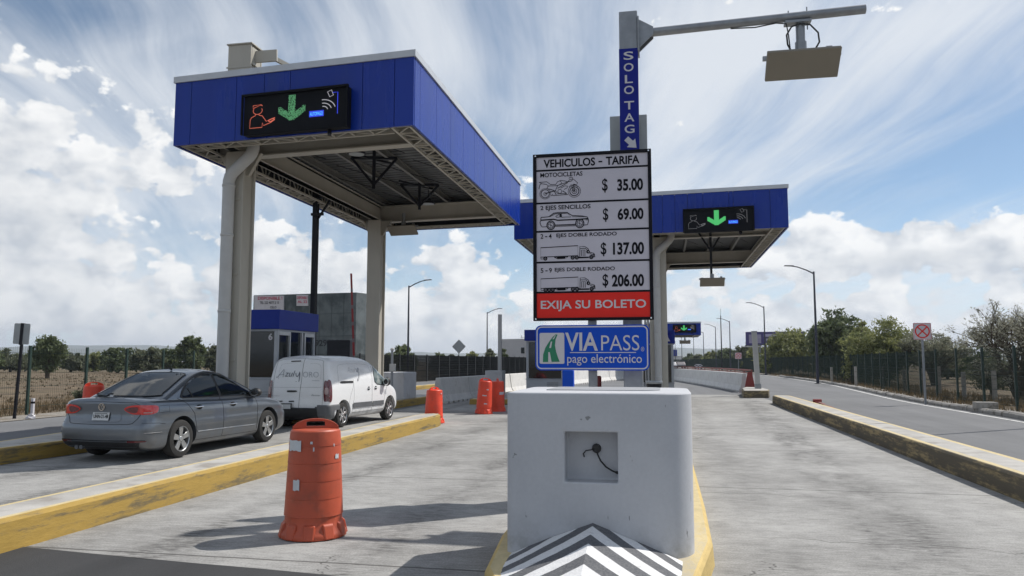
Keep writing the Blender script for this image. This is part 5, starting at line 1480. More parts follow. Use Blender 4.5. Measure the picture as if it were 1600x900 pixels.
    line(mb, full, 'B', curve2([(-.70, .765), (-.64, .68), (-.58, .625), (-.4, .612), (0, .608), (.4, .612), (.58, .625), (.64, .68), (.70, .765)], 4), .005); line(mb, full, 'B', [(-.69, .92), (-.60, .955), (0, .968), (.60, .955), (.69, .92)], .004)
    line(mb, full, 'B', [(-.80, .36), (0, .352), (.80, .36)], .006); mb.build('boot_gaps', SEAM, root)
    back_patch('lower_valance', [(-.66, .195), (.66, .195), (.74, .33), (-.74, .33)], BLACK, .004)
    back_patch('valance_lip', [(-.62, .335), (.5, .335), (.5, .348), (-.62, .348)], GREYCAR, .010)
    back_patch('plate_recess', curve2([(-.34, .655), (-.36, .77), (-.33, .815), (0, .825), (.33, .815), (.36, .77), (.34, .655), (0, .65)], 4, True), GREYCAR, .003)
    pl = back_patch('number_plate', [(-.16, .665), (.16, .665), (.16, .80), (-.16, .80)], PLATE, .012, .08)
    yb = project(full, 'B', 0, .73, .0).y
    mb = MB(); put_text(mb, 'UNN-21-48', -.142, .142, .705, .765, yb - .022, .02); mb.build('plate_text', INKK, pl)
    mb = MB(); mb.ribbon([(-.11, .682), (.11, .682)], .008, yb - .022); mb.ribbon([(-.12, .783), (.12, .783)], .007, yb - .022); mb.build('plate_line', INKK, pl)
    ye = project(full, 'B', 0, .885, 0).y
    mb = MB(); C = [(.055 * cos(2 * pi * k / 28), .885 + .055 * sin(2 * pi * k / 28)) for k in range(28)]; mb.ribbon(C, .011, ye - .012, True)
    mb.ribbon([(-.030, .925), (0, .885), (.030, .925)], .010, ye - .013); mb.ribbon([(-.047, .905), (-.02, .842), (0, .878), (.02, .842), (.047, .905)], .010, ye - .0135); mb.build('boot_emblem', CHROME, root)
    mb = MB(); put_text(mb, 'Jetta', -.66, -.53, .735, .755, project(full, 'B', -.6, .745, 0).y - .012, .01); put_text(mb, '2.5', .55, .60, .735, .755, project(full, 'B', .58, .745, 0).y - .012, .01); mb.build('boot_lettering', CHROME, root)
    mb = MB(); mb.tube([(-.45, .06, .235), (-.45, .2, .24)], .035, 10); mb.tube([(-.36, .06, .235), (-.36, .2, .24)], .035, 10); mb.build('tail_pipe', GREYPL, root, smooth=40)
    mb = MB(); mb.tube([(0, 1.72, 1.475), (0, 1.60, 1.51)], [.018, .008], 8); mb.build('aerial', BLACK, root)
    mb = MB(); patch(mb, full, 'F', curve2([(-.60, 1.0), (-.57, 1.12), (-.48, 1.33), (0, 1.36), (.48, 1.33), (.57, 1.12), (.60, 1.0), (0, .97)], 4, True), .005, .06); mb.build('windscreen', CARGLASS, root, smooth=True)
    for s in (1, -1):
        mb = MB(); patch(mb, full, 'F', [(s * .50, .62), (s * .80, .64), (s * .82, .70), (s * .55, .69)], .006, .04); mb.build('headlamp', PIPE, root)
    return root
sedan()

def van():
    root = thing('delivery_van', 'white delivery van with script lettering and grey bumpers ahead of the sedan', 'van', (-8.56, 17.02, .004), radians(-5.2))
    root.scale = (.95, .95, .95)
    L = 4.38
    rows = [[.22, .26, 4.10, .76, .10, .40], [.28, .08, 4.30, .85, .11, .42], [.38, .015, 4.37, .897, .12, .44], [.55, .0, 4.38, .905, .12, .46], [.75, .010, 4.35, .905, .12, .46], [.90, .014, 4.25, .90, .12, .46], [.98, .018, 4.05, .896, .12, .42], [1.04, .022, 3.72, .890, .12, .34], [1.10, .026, 3.56, .882, .12, .30],
            [1.20, .035, 3.40, .868, .12, .28], [1.32, .048, 3.21, .847, .12, .28], [1.45, .066, 2.99, .820, .12, .28], [1.57, .088, 2.78, .788, .13, .28], [1.66, .112, 2.58, .752, .14, .28], [1.72, .145, 2.40, .708, .16, .28], [1.765, .20, 2.2, .64, .20, .28], [1.785, .28, 2.02, .56, .24, .28]]
    def zf(z, y):
        if .60 < z < 1.06 and y > 3.3:
            k = (z - .60) / .46; return z - k * .16 * max(0, (y - 3.3) / 1.1) ** 1.5
        return z
    vs, fs = shell(rows, zf, 52, .035, 12)
    body = MB().add(vs, fs).build('body', WHITEVAN, root, smooth=60)
    full = bvh_of([body])
    wr, wf, rad, ww = .76, 3.48, .315, .20
    cs = []
    for y in (wr, wf):
        for s in (-1, 1):
            mb = MB(); mb.lathe([(.375, s * .58), (.375, s * 1.2)], (0, y, .325), 40, axis='x'); cs.append(mb.build('cutter', UNDER, root))
    bpy.context.view_layer.update(); cut(body, cs); body.data.shade_smooth(); body.data.set_sharp_from_angle(angle=radians(42))
    MB().box(-.6, .6, .4, 4.0, .21, .5).build('underbody', UNDER, root)
    for y in (wr, wf):
        for s in (-1, 1): make_wheel(root, s * .79, y, rad, ww, s, 7, 'cover')
    def P(name, side, poly, m, off=.004, step=.05, parent=root):
        mb = MB(); patch(mb, full, side, poly, off, step); return mb.build(name, m, parent, smooth=True)
    # bumper of unpainted grey plastic, wrapped over rear and both rear corners
    brows = [[.235, .27, 4.12, .76, .12, .40], [.25, .10, 4.25, .86, .13, .42], [.32, .0, 4.35, .91, .14, .44], [.40, -.02, 4.38, .926, .14, .45], [.55, -.024, 4.39, .928, .14, .46], [.585, -.016, 4.39, .92, .14, .46], [.60, .004, 4.38, .904, .12, .46]]
    vs, fs = shell(brows, None, 24, 0, 4)
    def keep(f):
        cy, cz, cx = (sum(vs[i][k] for i in f) / len(f) for k in (1, 2, 0))
        return len(f) == 4 and cy < .46 and ((cy - .76) ** 2 + (cz - .325) ** 2) > .383 ** 2 and not (cy > .2 and abs(cx) < .7) and not (cz > .52 and abs(cx) < .55)
    MB().add(vs, [f for f in fs if keep(f)]).build('rear_bumper', GREYPL, root, smooth=50)
    P('bumper_step', 'B', [(-.60, .235), (.60, .235), (.58, .515), (-.58, .515)], BLACK, .034)
    for s, sd in ((1, 'R'), (-1, 'L')):
        sw = [(2.52, 1.12)] + curve2([(2.50, 1.30), (2.55, 1.50), (2.60, 1.565), (2.70, 1.56), (2.86, 1.46), (3.06, 1.30), (3.22, 1.13), (3.27, 1.04)], 5) + [(3.10, 1.00), (2.66, 1.045)]
        w = P('window_surround', sd, [(p[0] + (.02 if p[0] > 2.7 else -.02), p[1] + (.018 if p[1] > 1.2 else -.02)) for p in sw], BLACK, .003)
        P('side_window', sd, sw, CLEARGL, .006)
        st = [(1.22, .595), (2.30, .585), (2.30, .455), (1.22, .46)]; P('rubbing_strip', sd, st, GREYPL, .016); P('rubbing_strip', sd, [(2.325, .585), (3.02, .58), (3.02, .455), (2.325, .455)], GREYPL, .016)
        P('vent_slot', sd, curve2([(.62, 1.115), (.63, 1.165), (1.0, 1.165), (1.25, 1.16), (1.26, 1.11), (1.0, 1.11)], 3, True), BLACK, .006)
        mb = MB()
        line(mb, full, sd, [(1.02, .56), (1.12, .80), (1.25, 1.0), (1.30, 1.2)], .0035); line(mb, full, sd, [(1.30, 1.10), (1.30, .70), (1.20, .36)], .003); line(mb, full, sd, [(2.44, 1.62), (2.40, 1.3), (2.33, 1.0), (2.31, .34)], .0045); line(mb, full, sd, [(3.30, 1.03), (3.15, .80), (3.08, .60), (3.06, .34)], .0045)
        line(mb, full, sd, [(1.2, .34), (3.06, .34)], .004)
        line(mb, full, sd, curve2([(.52, 1.10), (.54, 1.40), (.62, 1.57), (1.1, 1.605), (2.0, 1.59), (2.26, 1.52), (2.36, 1.25)], 4), .0018); line(mb, full, sd, [(.05, 1.0), (.2, 1.0)], .002)
        mb.build('panel_gaps', SEAM, root)
        for y in (2.13, 2.55):
            e = [(y + .075 * cos(a), .94 + .05 * sin(a)) for a in [2 * pi * k / 16 for k in range(16)]]; h = P('door_handle', sd, e, BLACK, .004, .03)
            c = project(full, sd, y, .945, .0); mb = MB(); mb.tube([c + Vector((-s * .0, -.075, 0)), c + Vector((s * .03, -.06, 0)), c + Vector((s * .03, .06, 0)), c + Vector((0, .08, 0))], .012, 8); mb.build('handle_grip', WHITEVAN, h, smooth=True)
        c = Vector((s * 1.0, 3.05, 1.10)); mb = MB(); N = 14; vv, ff = [], []
        for i in range(9):
            t_ = pi * i / 8
            for k in range(N):
                a = 2 * pi * k / N; sx = sin(t_) ** .5; vv.append(c + Vector((.10 * sx * cos(a), -.085 * cos(t_), .125 * sx * sin(a))))
        for i in range(8):
            for k in range(N): ff.append((i * N + k, i * N + (k + 1) % N, (i + 1) * N + (k + 1) % N, (i + 1) * N + k))
        mb.add(vv, ff); mb.bar(c + Vector((-s * .16, .05, -.09)), c, .10, .08); mr = mb.build('wing_mirror', BLACK, root, smooth=50)
        mb = MB(); mb.sheet([(c.x + .085 * cos(a), c.y - .078, c.z + .105 * sin(a)) for a in [2 * pi * k / 16 for k in range(16)]]); mb.build('mirror_glass', CHROME, mr)
        lp = curve2([(s * .735, 1.155), (s * .80, 1.185), (s * .875, 1.19), (s * .895, 1.0), (s * .893, .72), (s * .82, .685), (s * .745, .73)], 4, True)
        lm = P('tail_lamp', 'B', lp, TAILDK, .014, .035)
        P('clear_segment', 'B', curve2([(s * .765, 1.0), (s * .835, 1.01), (s * .835, .87), (s * .77, .865)], 3, True), TAILCL, .018, .03, lm)
        P('lamp_wrap', sd, curve2([(.085, 1.18), (.15, 1.165), (.165, .95), (.15, .72), (.085, .69)], 4, True), TAILDK, .012, .035, lm)
        mb = MB(); patch(mb, full, 'F', [(s * .52, .72), (s * .80, .76), (s * .80, .92), (s * .60, .86)], .006, .05); mb.build('headlamp', PIPE, root)
    mb = MB()
    line(mb, full, 'B', [(.12, 1.74), (.105, 1.2), (.07, .8), (.06, .5)], .005)
    for s in (1, -1): line(mb, full, 'B', curve2([(s * .70, .52), (s * .705, .9), (s * .70, 1.25), (s * .655, 1.58), (s * .58, 1.70), (0, 1.745)], 5), .0035)
    for s in (1, -1): line(mb, full, 'B', curve2([(s * .60 + .03, 1.22), (s * .58 + .03, 1.50), (s * .50 + .03, 1.60), (s * .25 + .05, 1.625)], 5), .0016)
    line(mb, full, 'B', [(-.70, 1.02), (.66, 1.03)], .002)
    mb.build('door_gaps', SEAM, root)
    P('high_brake_lamp', 'B', [(-.25, 1.655), (.03, 1.665), (.03, 1.69), (-.25, 1.68)], BLACK, .010)
    P('rear_handle', 'B', curve2([(-.28, .925), (-.27, .945), (-.05, .95), (.0, .935), (-.02, .91), (-.26, .905)], 3, True), BLACK, .012, .03)
    P('lamp_holder', 'B', [(-.56, .655), (-.40, .66), (-.40, .69), (-.56, .685)], BLACK, .010, .03); P('lamp_holder', 'B', [(-.22, .66), (-.07, .665), (-.07, .695), (-.22, .69)], BLACK, .010, .03)
    pl = P('plate_frame', 'B', [(-.50, .47), (-.11, .475), (-.10, .63), (-.49, .625)], BLACK, .040, .05); P('number_plate', 'B', [(-.47, .49), (-.135, .495), (-.13, .605), (-.465, .60)], PLATE, .044, .05, pl)
    yb = project(full, 'B', -.3, .55, 0).y - .052
    mb = MB(); put_text(mb, 'SU-41-370', -.45, -.15, .52, .575, yb, .015); mb.build('plate_text', INKK, pl)
    # sign writing on the rear doors and on the side
    dk = mat('script_grey_blue', (.055, .07, .10), .5); pal = mat('script_pale', (.33, .35, .38), .5)
    yv = lambda x, z: project(full, 'B', x, z, 0).y - .008
    y0 = min(yv(-.6, 1.32), yv(-.0, 1.3))
    mb = MB(); put_text(mb, 'zul', -.38, -.08, 1.29, 1.44, y0 - .004, -.005, .35); mb.build('script_lettering', dk, root)
    mb = MB(); mb.ribbon(curve2([(-.62, 1.285), (-.60, 1.265), (-.56, 1.30), (-.47, 1.40), (-.40, 1.465), (-.41, 1.38), (-.43, 1.275)], 5), .011, y0 - .004); mb.ribbon(curve2([(-.55, 1.33), (-.45, 1.345), (-.40, 1.335)], 4), .007, y0 - .005)
    mb.ribbon(curve2([(-.06, 1.38), (-.05, 1.31), (-.01, 1.295), (.04, 1.38)], 5), .016, y0 - .004); mb.ribbon(curve2([(.045, 1.41), (.045, 1.28), (.02, 1.14), (-.04, 1.085), (-.08, 1.12), (-.05, 1.165), (-.03, 1.15)], 6), .019, y0 - .006); mb.build('script_flourish', dk, root)
    y1 = min(yv(.2, 1.35), yv(.55, 1.35))
    mb = MB(); put_text(mb, 'ORO', .135, .575, 1.275, 1.41, y1 - .004, -.018); mb.build('lettering', pal, root)
    mb = MB(); mb.ribbon([(.13, 1.192), (.60, 1.192)], .009, y1 - .004); mb.build('tagline', pal, root)
    mb = MB(); put_text(mb, 'PEUGEOT', -.74, -.50, .80, .815, yv(-.6, .8), .01); put_text(mb, 'Partner', .40, .66, .815, .85, yv(.5, .8), .0, .3); mb.build('badge', mat('badge_grey', (.16, .17, .18), .4), root)
    mb = MB()
    for txt, a, b, c, d, sh, bo in (('Azul', 1.02, 1.48, 1.38, 1.52, .35, -.012), ('ORO', 1.62, 1.95, 1.36, 1.47, 0, -.02)):
        v, f = text_mesh(txt, a, b, c, d, 0, bo, sh)
        W_ = [project(full, 'R', p[0], p[2], .004) for p in v]
        mb.add(W_, [q[::-1] for q in f])
    mb.build('side_lettering', mat('script_faint', (.52, .53, .55), .5), root)
    mb = MB(); W_ = [project(full, 'R', p[0], p[1], .005) for p in curve2([(1.52, 1.48), (1.56, 1.38), (1.64, 1.50), (1.63, 1.32), (1.58, 1.18), (1.52, 1.16), (1.53, 1.22)], 5)]; mb.tube(W_, .008, 5); mb.build('side_flourish', mat('script_mid', (.34, .35, .38), .5), root)
    mb = MB()
    for k in range(4): mb.tube([project(full, 'R', 3.0 + .02 * k, .86 - .035 * k, .003), project(full, 'R', 3.22, .86 - .035 * k, .003)], .004, 4)
    mb.build('small_print', pal, root)
    mb = MB(); patch(mb, full, 'F', curve2([(-.68, 1.12), (-.66, 1.35), (-.60, 1.62), (0, 1.66), (.60, 1.62), (.66, 1.35), (.68, 1.12), (0, 1.08)], 4, True), .005, .06); mb.build('windscreen', CARGLASS, root, smooth=True)
    return root
van()

# ------------------------------------------------------------------ fences
def mesh_fence(name, label, path, H, post_gap, m, mw, wire_v, wire_h, r=.004, post_w=.06, folds=(), z0=0.04, hi=1):
    P = [Vector((*p, 0)) for p in path]
    t = thing(name, label, 'fence', P[0]); o = Vector(P[0])
    pts = [P[0]]; d = resample([(p.x, p.y) for p in P], .1); acc = 0
    for i in range(1, len(d)):
        acc += (d[i] - d[i - 1]).length
        if acc >= post_gap: pts.append(d[i]); acc = 0
    w = MB(o)
    for i in range(len(pts) - 1):
        a, b = pts[i], pts[i + 1]; u = b - a; L = u.length; dn = u / L; q = Vector((dn.y, -dn.x, 0))
        far = (a.y > 60)
        nv = int(L / wire_v) // (2 if far else 1)
        rv = r * (2 if far else 1)
        for k in range(nv):
            c = a + u * ((k + .5) / nv)
            w.add([c + dn * -rv + Vector((0, 0, z0)), c + dn * rv + Vector((0, 0, z0)), c + dn * rv + Vector((0, 0, H)), c + dn * -rv + Vector((0, 0, H)),
                   c + q * rv + Vector((0, 0, z0)), c - q * rv + Vector((0, 0, z0)), c - q * rv + Vector((0, 0, H)), c + q * rv + Vector((0, 0, H))], [(0, 1, 2, 3), (4, 5, 6, 7)])
        z = z0
        while z <= H + .001:
            rr_ = r * (2.2 if any(abs(z - f) < wire_h * .6 for f in folds) else 1.)
            w.add([a + Vector((0, 0, z - rr_)), b + Vector((0, 0, z - rr_)), b + Vector((0, 0, z + rr_)), a + Vector((0, 0, z + rr_)), a + q * rr_ + Vector((0, 0, z)), b + q * rr_ + Vector((0, 0, z)), b - q * rr_ + Vector((0, 0, z)), a - q * rr_ + Vector((0, 0, z))], [(0, 1, 2, 3), (4, 5, 6, 7)])
            z += wire_h
    w.build('mesh_panels', mw, t)
    for i, p in enumerate(pts[:98]):
        mb = MB(o); c = p; mb.box(c.x - post_w / 2, c.x + post_w / 2, c.y - post_w / 2, c.y + post_w / 2, -.05, H + .06); mb.build('fence_post', m, t)
    return t
FR = [(10.6, 14), (10.75, 26.4), (11.0, 36), (12.1, 48), (12.75, 58), (12.95, 75), (12.5, 100), (10.9, 140), (6.4, 190), (-4, 258)]
mesh_fence('mesh_fence', 'long dark green mesh fence along the verge of the right road', FR, 2.02, 2.5, FENCEG, FENCEG, .055, .155, .0040, .070, (.2, .7, 1.2, 1.8))
mesh_fence('mesh_fence', 'green mesh fence by the dry field behind the leaning sign', [(-17.7, 14.3), (-18.63, 19.73), (-19.0, 22.41), (-19.6, 25.3), (-21.1, 34), (-22.6, 42)], 2.0, 2.75, FENCEG, FENCEG, .09, .2, .0026, .07, (.2, .9, 1.8))
mesh_fence('panel_fence', 'black barred fence with rails running behind the left jersey barriers', [(-22.0, 44), (-19.6, 50), (-18.4, 60), (-17.6, 74), (-16.7, 94), (-17.6, 130), (-22, 165)], 2.05, 2.5, FENCEK, FENCEK, .075, .205, .0145, .10, (.45, .86, 1.27, 1.68))

# ------------------------------------------------------------------ buildings and billboards beyond the road
def cc(px, py, y): return at(px, py, y)
t = thing('billboard_wall', 'tall grey weathered concrete billboard wall with banners behind the booth', 'billboard', (-27, 60, 0))
o = Vector((-27, 60, 0))
a, b = at(395, 462, 60), at(557, 458, 57)
mb = MB(o); rz = 0
mb.add([(a.x - .2, 60.5, -.1), (b.x, 57, -.1), (b.x + .55, 58.6, -.1), (a.x + .3, 62.0, -.1), (a.x - .2, 60.5, 7.25), (b.x, 57, 7.0), (b.x + .55, 58.6, 7.0), (a.x + .3, 62.0, 7.25)], [(0, 1, 5, 4), (1, 2, 6, 5), (2, 3, 7, 6), (3, 0, 4, 7), (4, 5, 6, 7), (3, 2, 1, 0)])
mb.build('wall', CWALL, t)
mb = MB(o)
p0, p1 = Vector((a.x - .2, 60.5, 0)), Vector((b.x, 57, 0)); dv = (p1 - p0); Lw = dv.length; dn = dv / Lw; nq = Vector((dn.y, -dn.x, 0))
for z in (1.8, 3.6, 5.4): mb.bar(p0 + nq * .012 + Vector((0, 0, z)), p1 + nq * .012 + Vector((0, 0, z)), .02, .03)
for k in range(1, 9): mb.bar(p0 + dv * (k / 9) + nq * .008 + Vector((0, 0, .1)), p0 + dv * (k / 9) + nq * .008 + Vector((0, 0, 6.9)), .02, .03)
mb.build('panel_joints', mat('joint_grey', (.075, .088, .09), .9), t)
def on_wall(px, py):                                # point of the wall face seen at this pixel
    d = ray(px, py); c = Vector((0, 0, CAM_H)); k = (p0 - c).dot(nq) / d.dot(nq); return c + d * k
def wall_sheet(mb, px0, px1, py0, py1, off, m=None):
    A, B, C, D = on_wall(px0, py1), on_wall(px1, py1), on_wall(px1, py0), on_wall(px0, py0)
    mb.add([A + nq * off, B + nq * off, C + nq * off, D + nq * off, A + nq * .0, B + nq * .0, C + nq * .0, D + nq * .0], [(0, 1, 2, 3), (0, 4, 5, 1), (1, 5, 6, 2), (2, 6, 7, 3), (3, 7, 4, 0)])
def wall_text(mb, body, px0, px1, py0, py1, off, bold):
    v, f = text_mesh(body, 0, 1, 0, 1, 0, bold)
    A, B, D = on_wall(px0, py1), on_wall(px1, py1), on_wall(px0, py0)
    mb.add([A + (B - A) * q[0] + (D - A) * q[2] + nq * off for q in v], f)
def banner(label, px0, px1, py0, py1, lines):
    t2 = thing('banner', label, 'banner', on_wall((px0 + px1) / 2, py1), 0, 'banners on the grey wall'); o2 = t2.location
    mb = MB(o2); wall_sheet(mb, px0, px1, py0, py1, .06); mb.build('banner_sheet', BANNER, t2)
    for body, m, b0, b1, c0, c1 in lines:
        mb = MB(o2); wall_text(mb, body, b0, b1, c0, c1, .075, .02); mb.build('banner_text', m, t2)
banner('large white banner with red availability lettering at the left of the grey wall', 398, 444, 462, 500, [('DISPONIBLE !', INKR, 404, 442, 463.5, 468.5), ('TEL 222 4077 2 15', INKK, 407, 437, 471, 475), ('CELO', INKK, 423, 433, 478.5, 482)])
banner('smaller pink and white banner near the top of the grey wall', 464, 482, 461, 478, [('DISPONIBLE', INKR, 465, 481.5, 463, 467.5), ('AL 22', INKR, 466, 481, 469.5, 473.5)])
mb = MB(o); wall_text(mb, '2229293339', 474, 537, 531, 541, .03, .03); mb.build('wall_number', INKK, t)
t = tag(MB((-13.6, 31.2, 0)).box(-14.25, -13.2, 31, 31.4, 1.72, 2.5).build('dark_cabinet', BLACKP, None, bevel=.02), 'black rectangular screen back seen over the roof of the white van', 'panel')
mb = MB((-13.6, 31.2, 0)); mb.box(-13.8, -13.65, 31.1, 31.25, 0, 1.719); mb.build('support', BLACKP, t)

w0, w1 = at(783, 530, 110), at(850, 530, 106)
o = Vector((w0.x, 110, 0)); t = thing('pale_building', 'pale flat roofed building behind the black fence with small dark windows', 'building', o)
mb = MB(o); mb.add([(w0.x, 110, 0), (w1.x + 1, 106, 0), (w1.x + 4, 118, 0), (w0.x + 3, 120, 0), (w0.x, 110, 4.77), (w1.x + 1, 106, 4.77), (w1.x + 4, 118, 4.77), (w0.x + 3, 120, 4.77)], [(0, 1, 5, 4), (1, 2, 6, 5), (2, 3, 7, 6), (3, 0, 4, 7), (4, 5, 6, 7), (3, 2, 1, 0)])
mb.build('walls', mat('pale_plaster', (.50, .49, .50), .85, var=.08, scale=.3, rgb2=(.40, .39, .40), cov=(.5, .7), s2=.4), t)
for px in (814, 824.5):
    p = at(px, 542, 108.2); fr = MB(o).box(p.x - .05, p.x + .85, p.y - .1, p.y - .02, 2.6, 3.6).build('window', ALU, t); MB(o).box(p.x + .02, p.x + .78, p.y - .12, p.y - .101, 2.67, 3.53).build('pane', GLASSD, fr)
p = at(812, 530, 110); mb = MB(o); 
for k in range(7): mb.bar((p.x + k * .35, 112, 4.7), (p.x + k * .35 + R.uniform(-.1, .1), 112, 5.3 + R.uniform(0, .35)), .05)
mb.bar((p.x - .3, 112, 5.1), (p.x + 2.6, 112, 5.1), .05); mb.build('roof_rods', BLACKP, t)
p = at(1165, 520, 120); t = thing('billboard', 'wide purple billboard on a frame behind the right fence trees', 'billboard', (p.x + 4, 120, 0)); o = t.location
MB(o).box(p.x, p.x + 8.4, 120, 120.25, 3.9, 5.95).build('billboard_panel', PURPLE, t)
mb = MB(o); mb.box(p.x + 2.6, p.x + 6.6, 119.96, 119.985, 5.22, 5.62); mb.box(p.x + 2.9, p.x + 6.0, 119.96, 119.985, 4.55, 4.92); mb.build('text_block', mat('text_lilac', (.42, .38, .55), .6), t)
mb = MB(o); mb.box(p.x + .45, p.x + 2.2, 119.94, 119.98, 4.25, 5.55); mb.build('picture_panel', mat('lilac_panel', (.30, .27, .38), .6), t)
mb = MB(o); mb.box(p.x - .3, p.x + 8.7, 119.5, 120.6, 3.68, 3.78); mb.build('catwalk', SIGNL, t)
mb = MB(o); mb.bar((p.x + 2, 120.4, 0), (p.x + 2, 120.4, 4), .3); mb.bar((p.x + 6.5, 120.4, 0), (p.x + 6.5, 120.4, 4), .3); mb.build('leg', GALV, t)
p = at(1052, 548, 260); t = thing('roadside_building', 'far low building with blue roof and white wall end at the road bend', 'building', (p.x, 260, 0)); o = t.location
MB(o).box(p.x - 9, p.x + 3, 258, 268, 0, 3.2).build('walls', mat('far_white_wall', (.6, .6, .6), .8), t)
MB(o).box(p.x - 9.3, p.x + 1.2, 257.4, 268.4, 3.21, 5.3).build('roof', BLUE2, t)
for i, (px, w, col, lab) in enumerate(((1047, 2.0, 'car_silver', 'tiny far pale car on the bend beyond the right barriers'), (1062, 1.9, 'car_dull', 'tiny far dull car on the bend, nearer the lamp row'))):
    q = at(px, 568, 150 + 20 * i); q.z = 0
    t = thing('distant_car', lab, 'car', q, .2, 'distant cars on the bend')
    mm = mat(col, (.45, .45, .46) if i == 0 else (.22, .20, .2), .35, metal=.3)
    mb = MB(); mb.prism([(-2.1, .3), (2.1, .3), (2.1, .72), (1.2, .9), (.7, 1.42), (-1.0, 1.42), (-1.7, .95), (-2.1, .85)], 'x', -.85, .85); mb.build('body', mm, t, bevel=.08)
    mb = MB(); mb.prism([(.95, .95), (.62, 1.34), (-.95, 1.34), (-1.5, .98)], 'x', -.86, .86); mb.build('window', GLASSD, t)
    for yy in (-1.3, 1.3):
        for s in (-.8, .8): MB().lathe([(.32, -.1), (.32, .1)], (s, yy, .32), 14, axis='x').build('wheel', RUBBER, t)

# ------------------------------------------------------------------ vegetation
def leaf_mat(name, c1, c2, c3):
    m = bpy.data.materials.new(name); m.use_nodes = True; nt = m.node_tree; b = nt.nodes['Principled BSDF']
    g = nt.nodes.new('ShaderNodeNewGeometry'); r = S(nt, g.outputs['Random Per Island'])
    tc = nt.nodes.new('ShaderNodeTexCoord'); n = noise(nt, tc.outputs['Object'], .9, 3, .6)
    base = mix(nt, r, c1, c2); base = mix(nt, n.step(.45, .68) * .8, base, c3)
    nt.links.new(base, b.inputs['Base Color']); b.inputs['Roughness'].default_value = .62; b.inputs['Specular IOR Level'].default_value = .3
    b.inputs['Transmission Weight'].default_value = 0
    tr = nt.nodes.new('ShaderNodeBsdfTranslucent'); nt.links.new(base, tr.inputs[0]); ms = nt.nodes.new('ShaderNodeMixShader'); ms.inputs[0].default_value = .40
    nt.links.new(b.outputs[0], ms.inputs[1]); nt.links.new(tr.outputs[0], ms.inputs[2]); nt.links.new(ms.outputs[0], nt.nodes['Material Output'].inputs[0])
    return m
LEAF = {'pale': leaf_mat('pale_grey_leaves', (0.261, 0.261, 0.199), (0.460, 0.460, 0.368), (0.169, 0.177, 0.131)), 'olive': leaf_mat('olive_leaves', (0.162, 0.181, 0.065), (0.307, 0.315, 0.131), (0.107, 0.131, 0.052)), 'dark': leaf_mat('dark_leaves', (0.085, 0.113, 0.052), (0.177, 0.208, 0.100), (0.058, 0.080, 0.040)),
        'grey': leaf_mat('grey_green_leaves', (0.184, 0.192, 0.131), (0.353, 0.360, 0.261), (0.116, 0.126, 0.085)), 'dull': leaf_mat('dull_leaves', (0.104, 0.119, 0.071), (0.199, 0.211, 0.131), (0.073, 0.086, 0.055))}
def tree(label, base, H, lobes, kind, n, leaf, group, trunk=.14, bare=0, seed=1, sparse=1.0):
    """lobes: (x, y, z, rx, ry, rz) ellipsoids relative to the base; leaves gathered into clumps through them"""
    rng = np.random.default_rng(seed)
    t = thing('tree', label, 'tree', base, 0, group)
    mb = MB(); top = max(l[2] for l in lobes)
    mb.tube([(0, 0, -.1), (rng.normal(0, .06), rng.normal(0, .06), top * .35), (rng.normal(0, .12), rng.normal(0, .12), top * .7)], [trunk, trunk * .75, trunk * .45], 8)
    for l in lobes:
        for k in range(3 + bare):
            e = Vector((l[0] + rng.normal(0, .45) * l[3], l[1] + rng.normal(0, .45) * l[4], l[2] + rng.uniform(-.3, .75) * l[5]))
            s0 = Vector((l[0] * .1, l[1] * .1, top * rng.uniform(.15, .45))); md = s0.lerp(e, .5) + Vector((rng.normal(0, .1), rng.normal(0, .1), .1 * H * .3))
            mb.tube([s0, md, e], [trunk * .42, trunk * .25, trunk * .07], 5)
    mb.build('trunk', BARK, t, smooth=50)
    vol = [l[3] * l[4] * l[5] for l in lobes]; tot = sum(vol); V = []; F = []
    for l, v in zip(lobes, vol):
        m = max(20, int(n * v / tot)); nc = max(6, int(m / 45))
        d = rng.normal(size=(nc, 3)); d /= np.linalg.norm(d, axis=1)[:, None]; rad = rng.uniform(.25, 1.0, nc) ** (.45)
        cen = d * rad[:, None] * np.array(l[3:6]) + np.array(l[:3]); cs = rng.uniform(.10, .27, nc) * (l[3] * l[4] * l[5]) ** (1 / 3) * sparse
        idx = rng.integers(0, nc, m)
        off = rng.normal(size=(m, 3)) * cs[idx][:, None] * np.array([1, 1, .8]); off[:, 2] -= np.abs(off[:, 0]) * .15
        pos = cen[idx] + off
        pos = pos[pos[:, 2] > .25]
        m = len(pos)
        a = rng.normal(size=(m, 3)); a[:, 2] -= .4; a /= np.linalg.norm(a, axis=1)[:, None]
        b = np.cross(a, rng.normal(size=(m, 3))); b /= np.linalg.norm(b, axis=1)[:, None]
        s = leaf * rng.uniform(.6, 1.5, m)[:, None]
        q = np.stack([pos - a * s, pos + b * s * .38, pos + a * s, pos - b * s * .38], 1).reshape(-1, 3); V.append(q)
    V = np.concatenate(V); nf = len(V) // 4
    me = bpy.data.meshes.new('crown'); me.vertices.add(len(V)); me.vertices.foreach_set('co', V.astype(np.float32).ravel())
    me.loops.add(nf * 4); me.loops.foreach_set('vertex_index', np.arange(nf * 4, dtype=np.int32)); me.polygons.add(nf); me.polygons.foreach_set('loop_start', np.arange(0, nf * 4, 4, dtype=np.int32)); me.polygons.foreach_set('loop_total', np.full(nf, 4, dtype=np.int32))
    me.update(calc_edges=True); me.materials.append(LEAF[kind]); c = bpy.data.objects.new('crown', me); COL.objects.link(c); c.parent = t
    return t
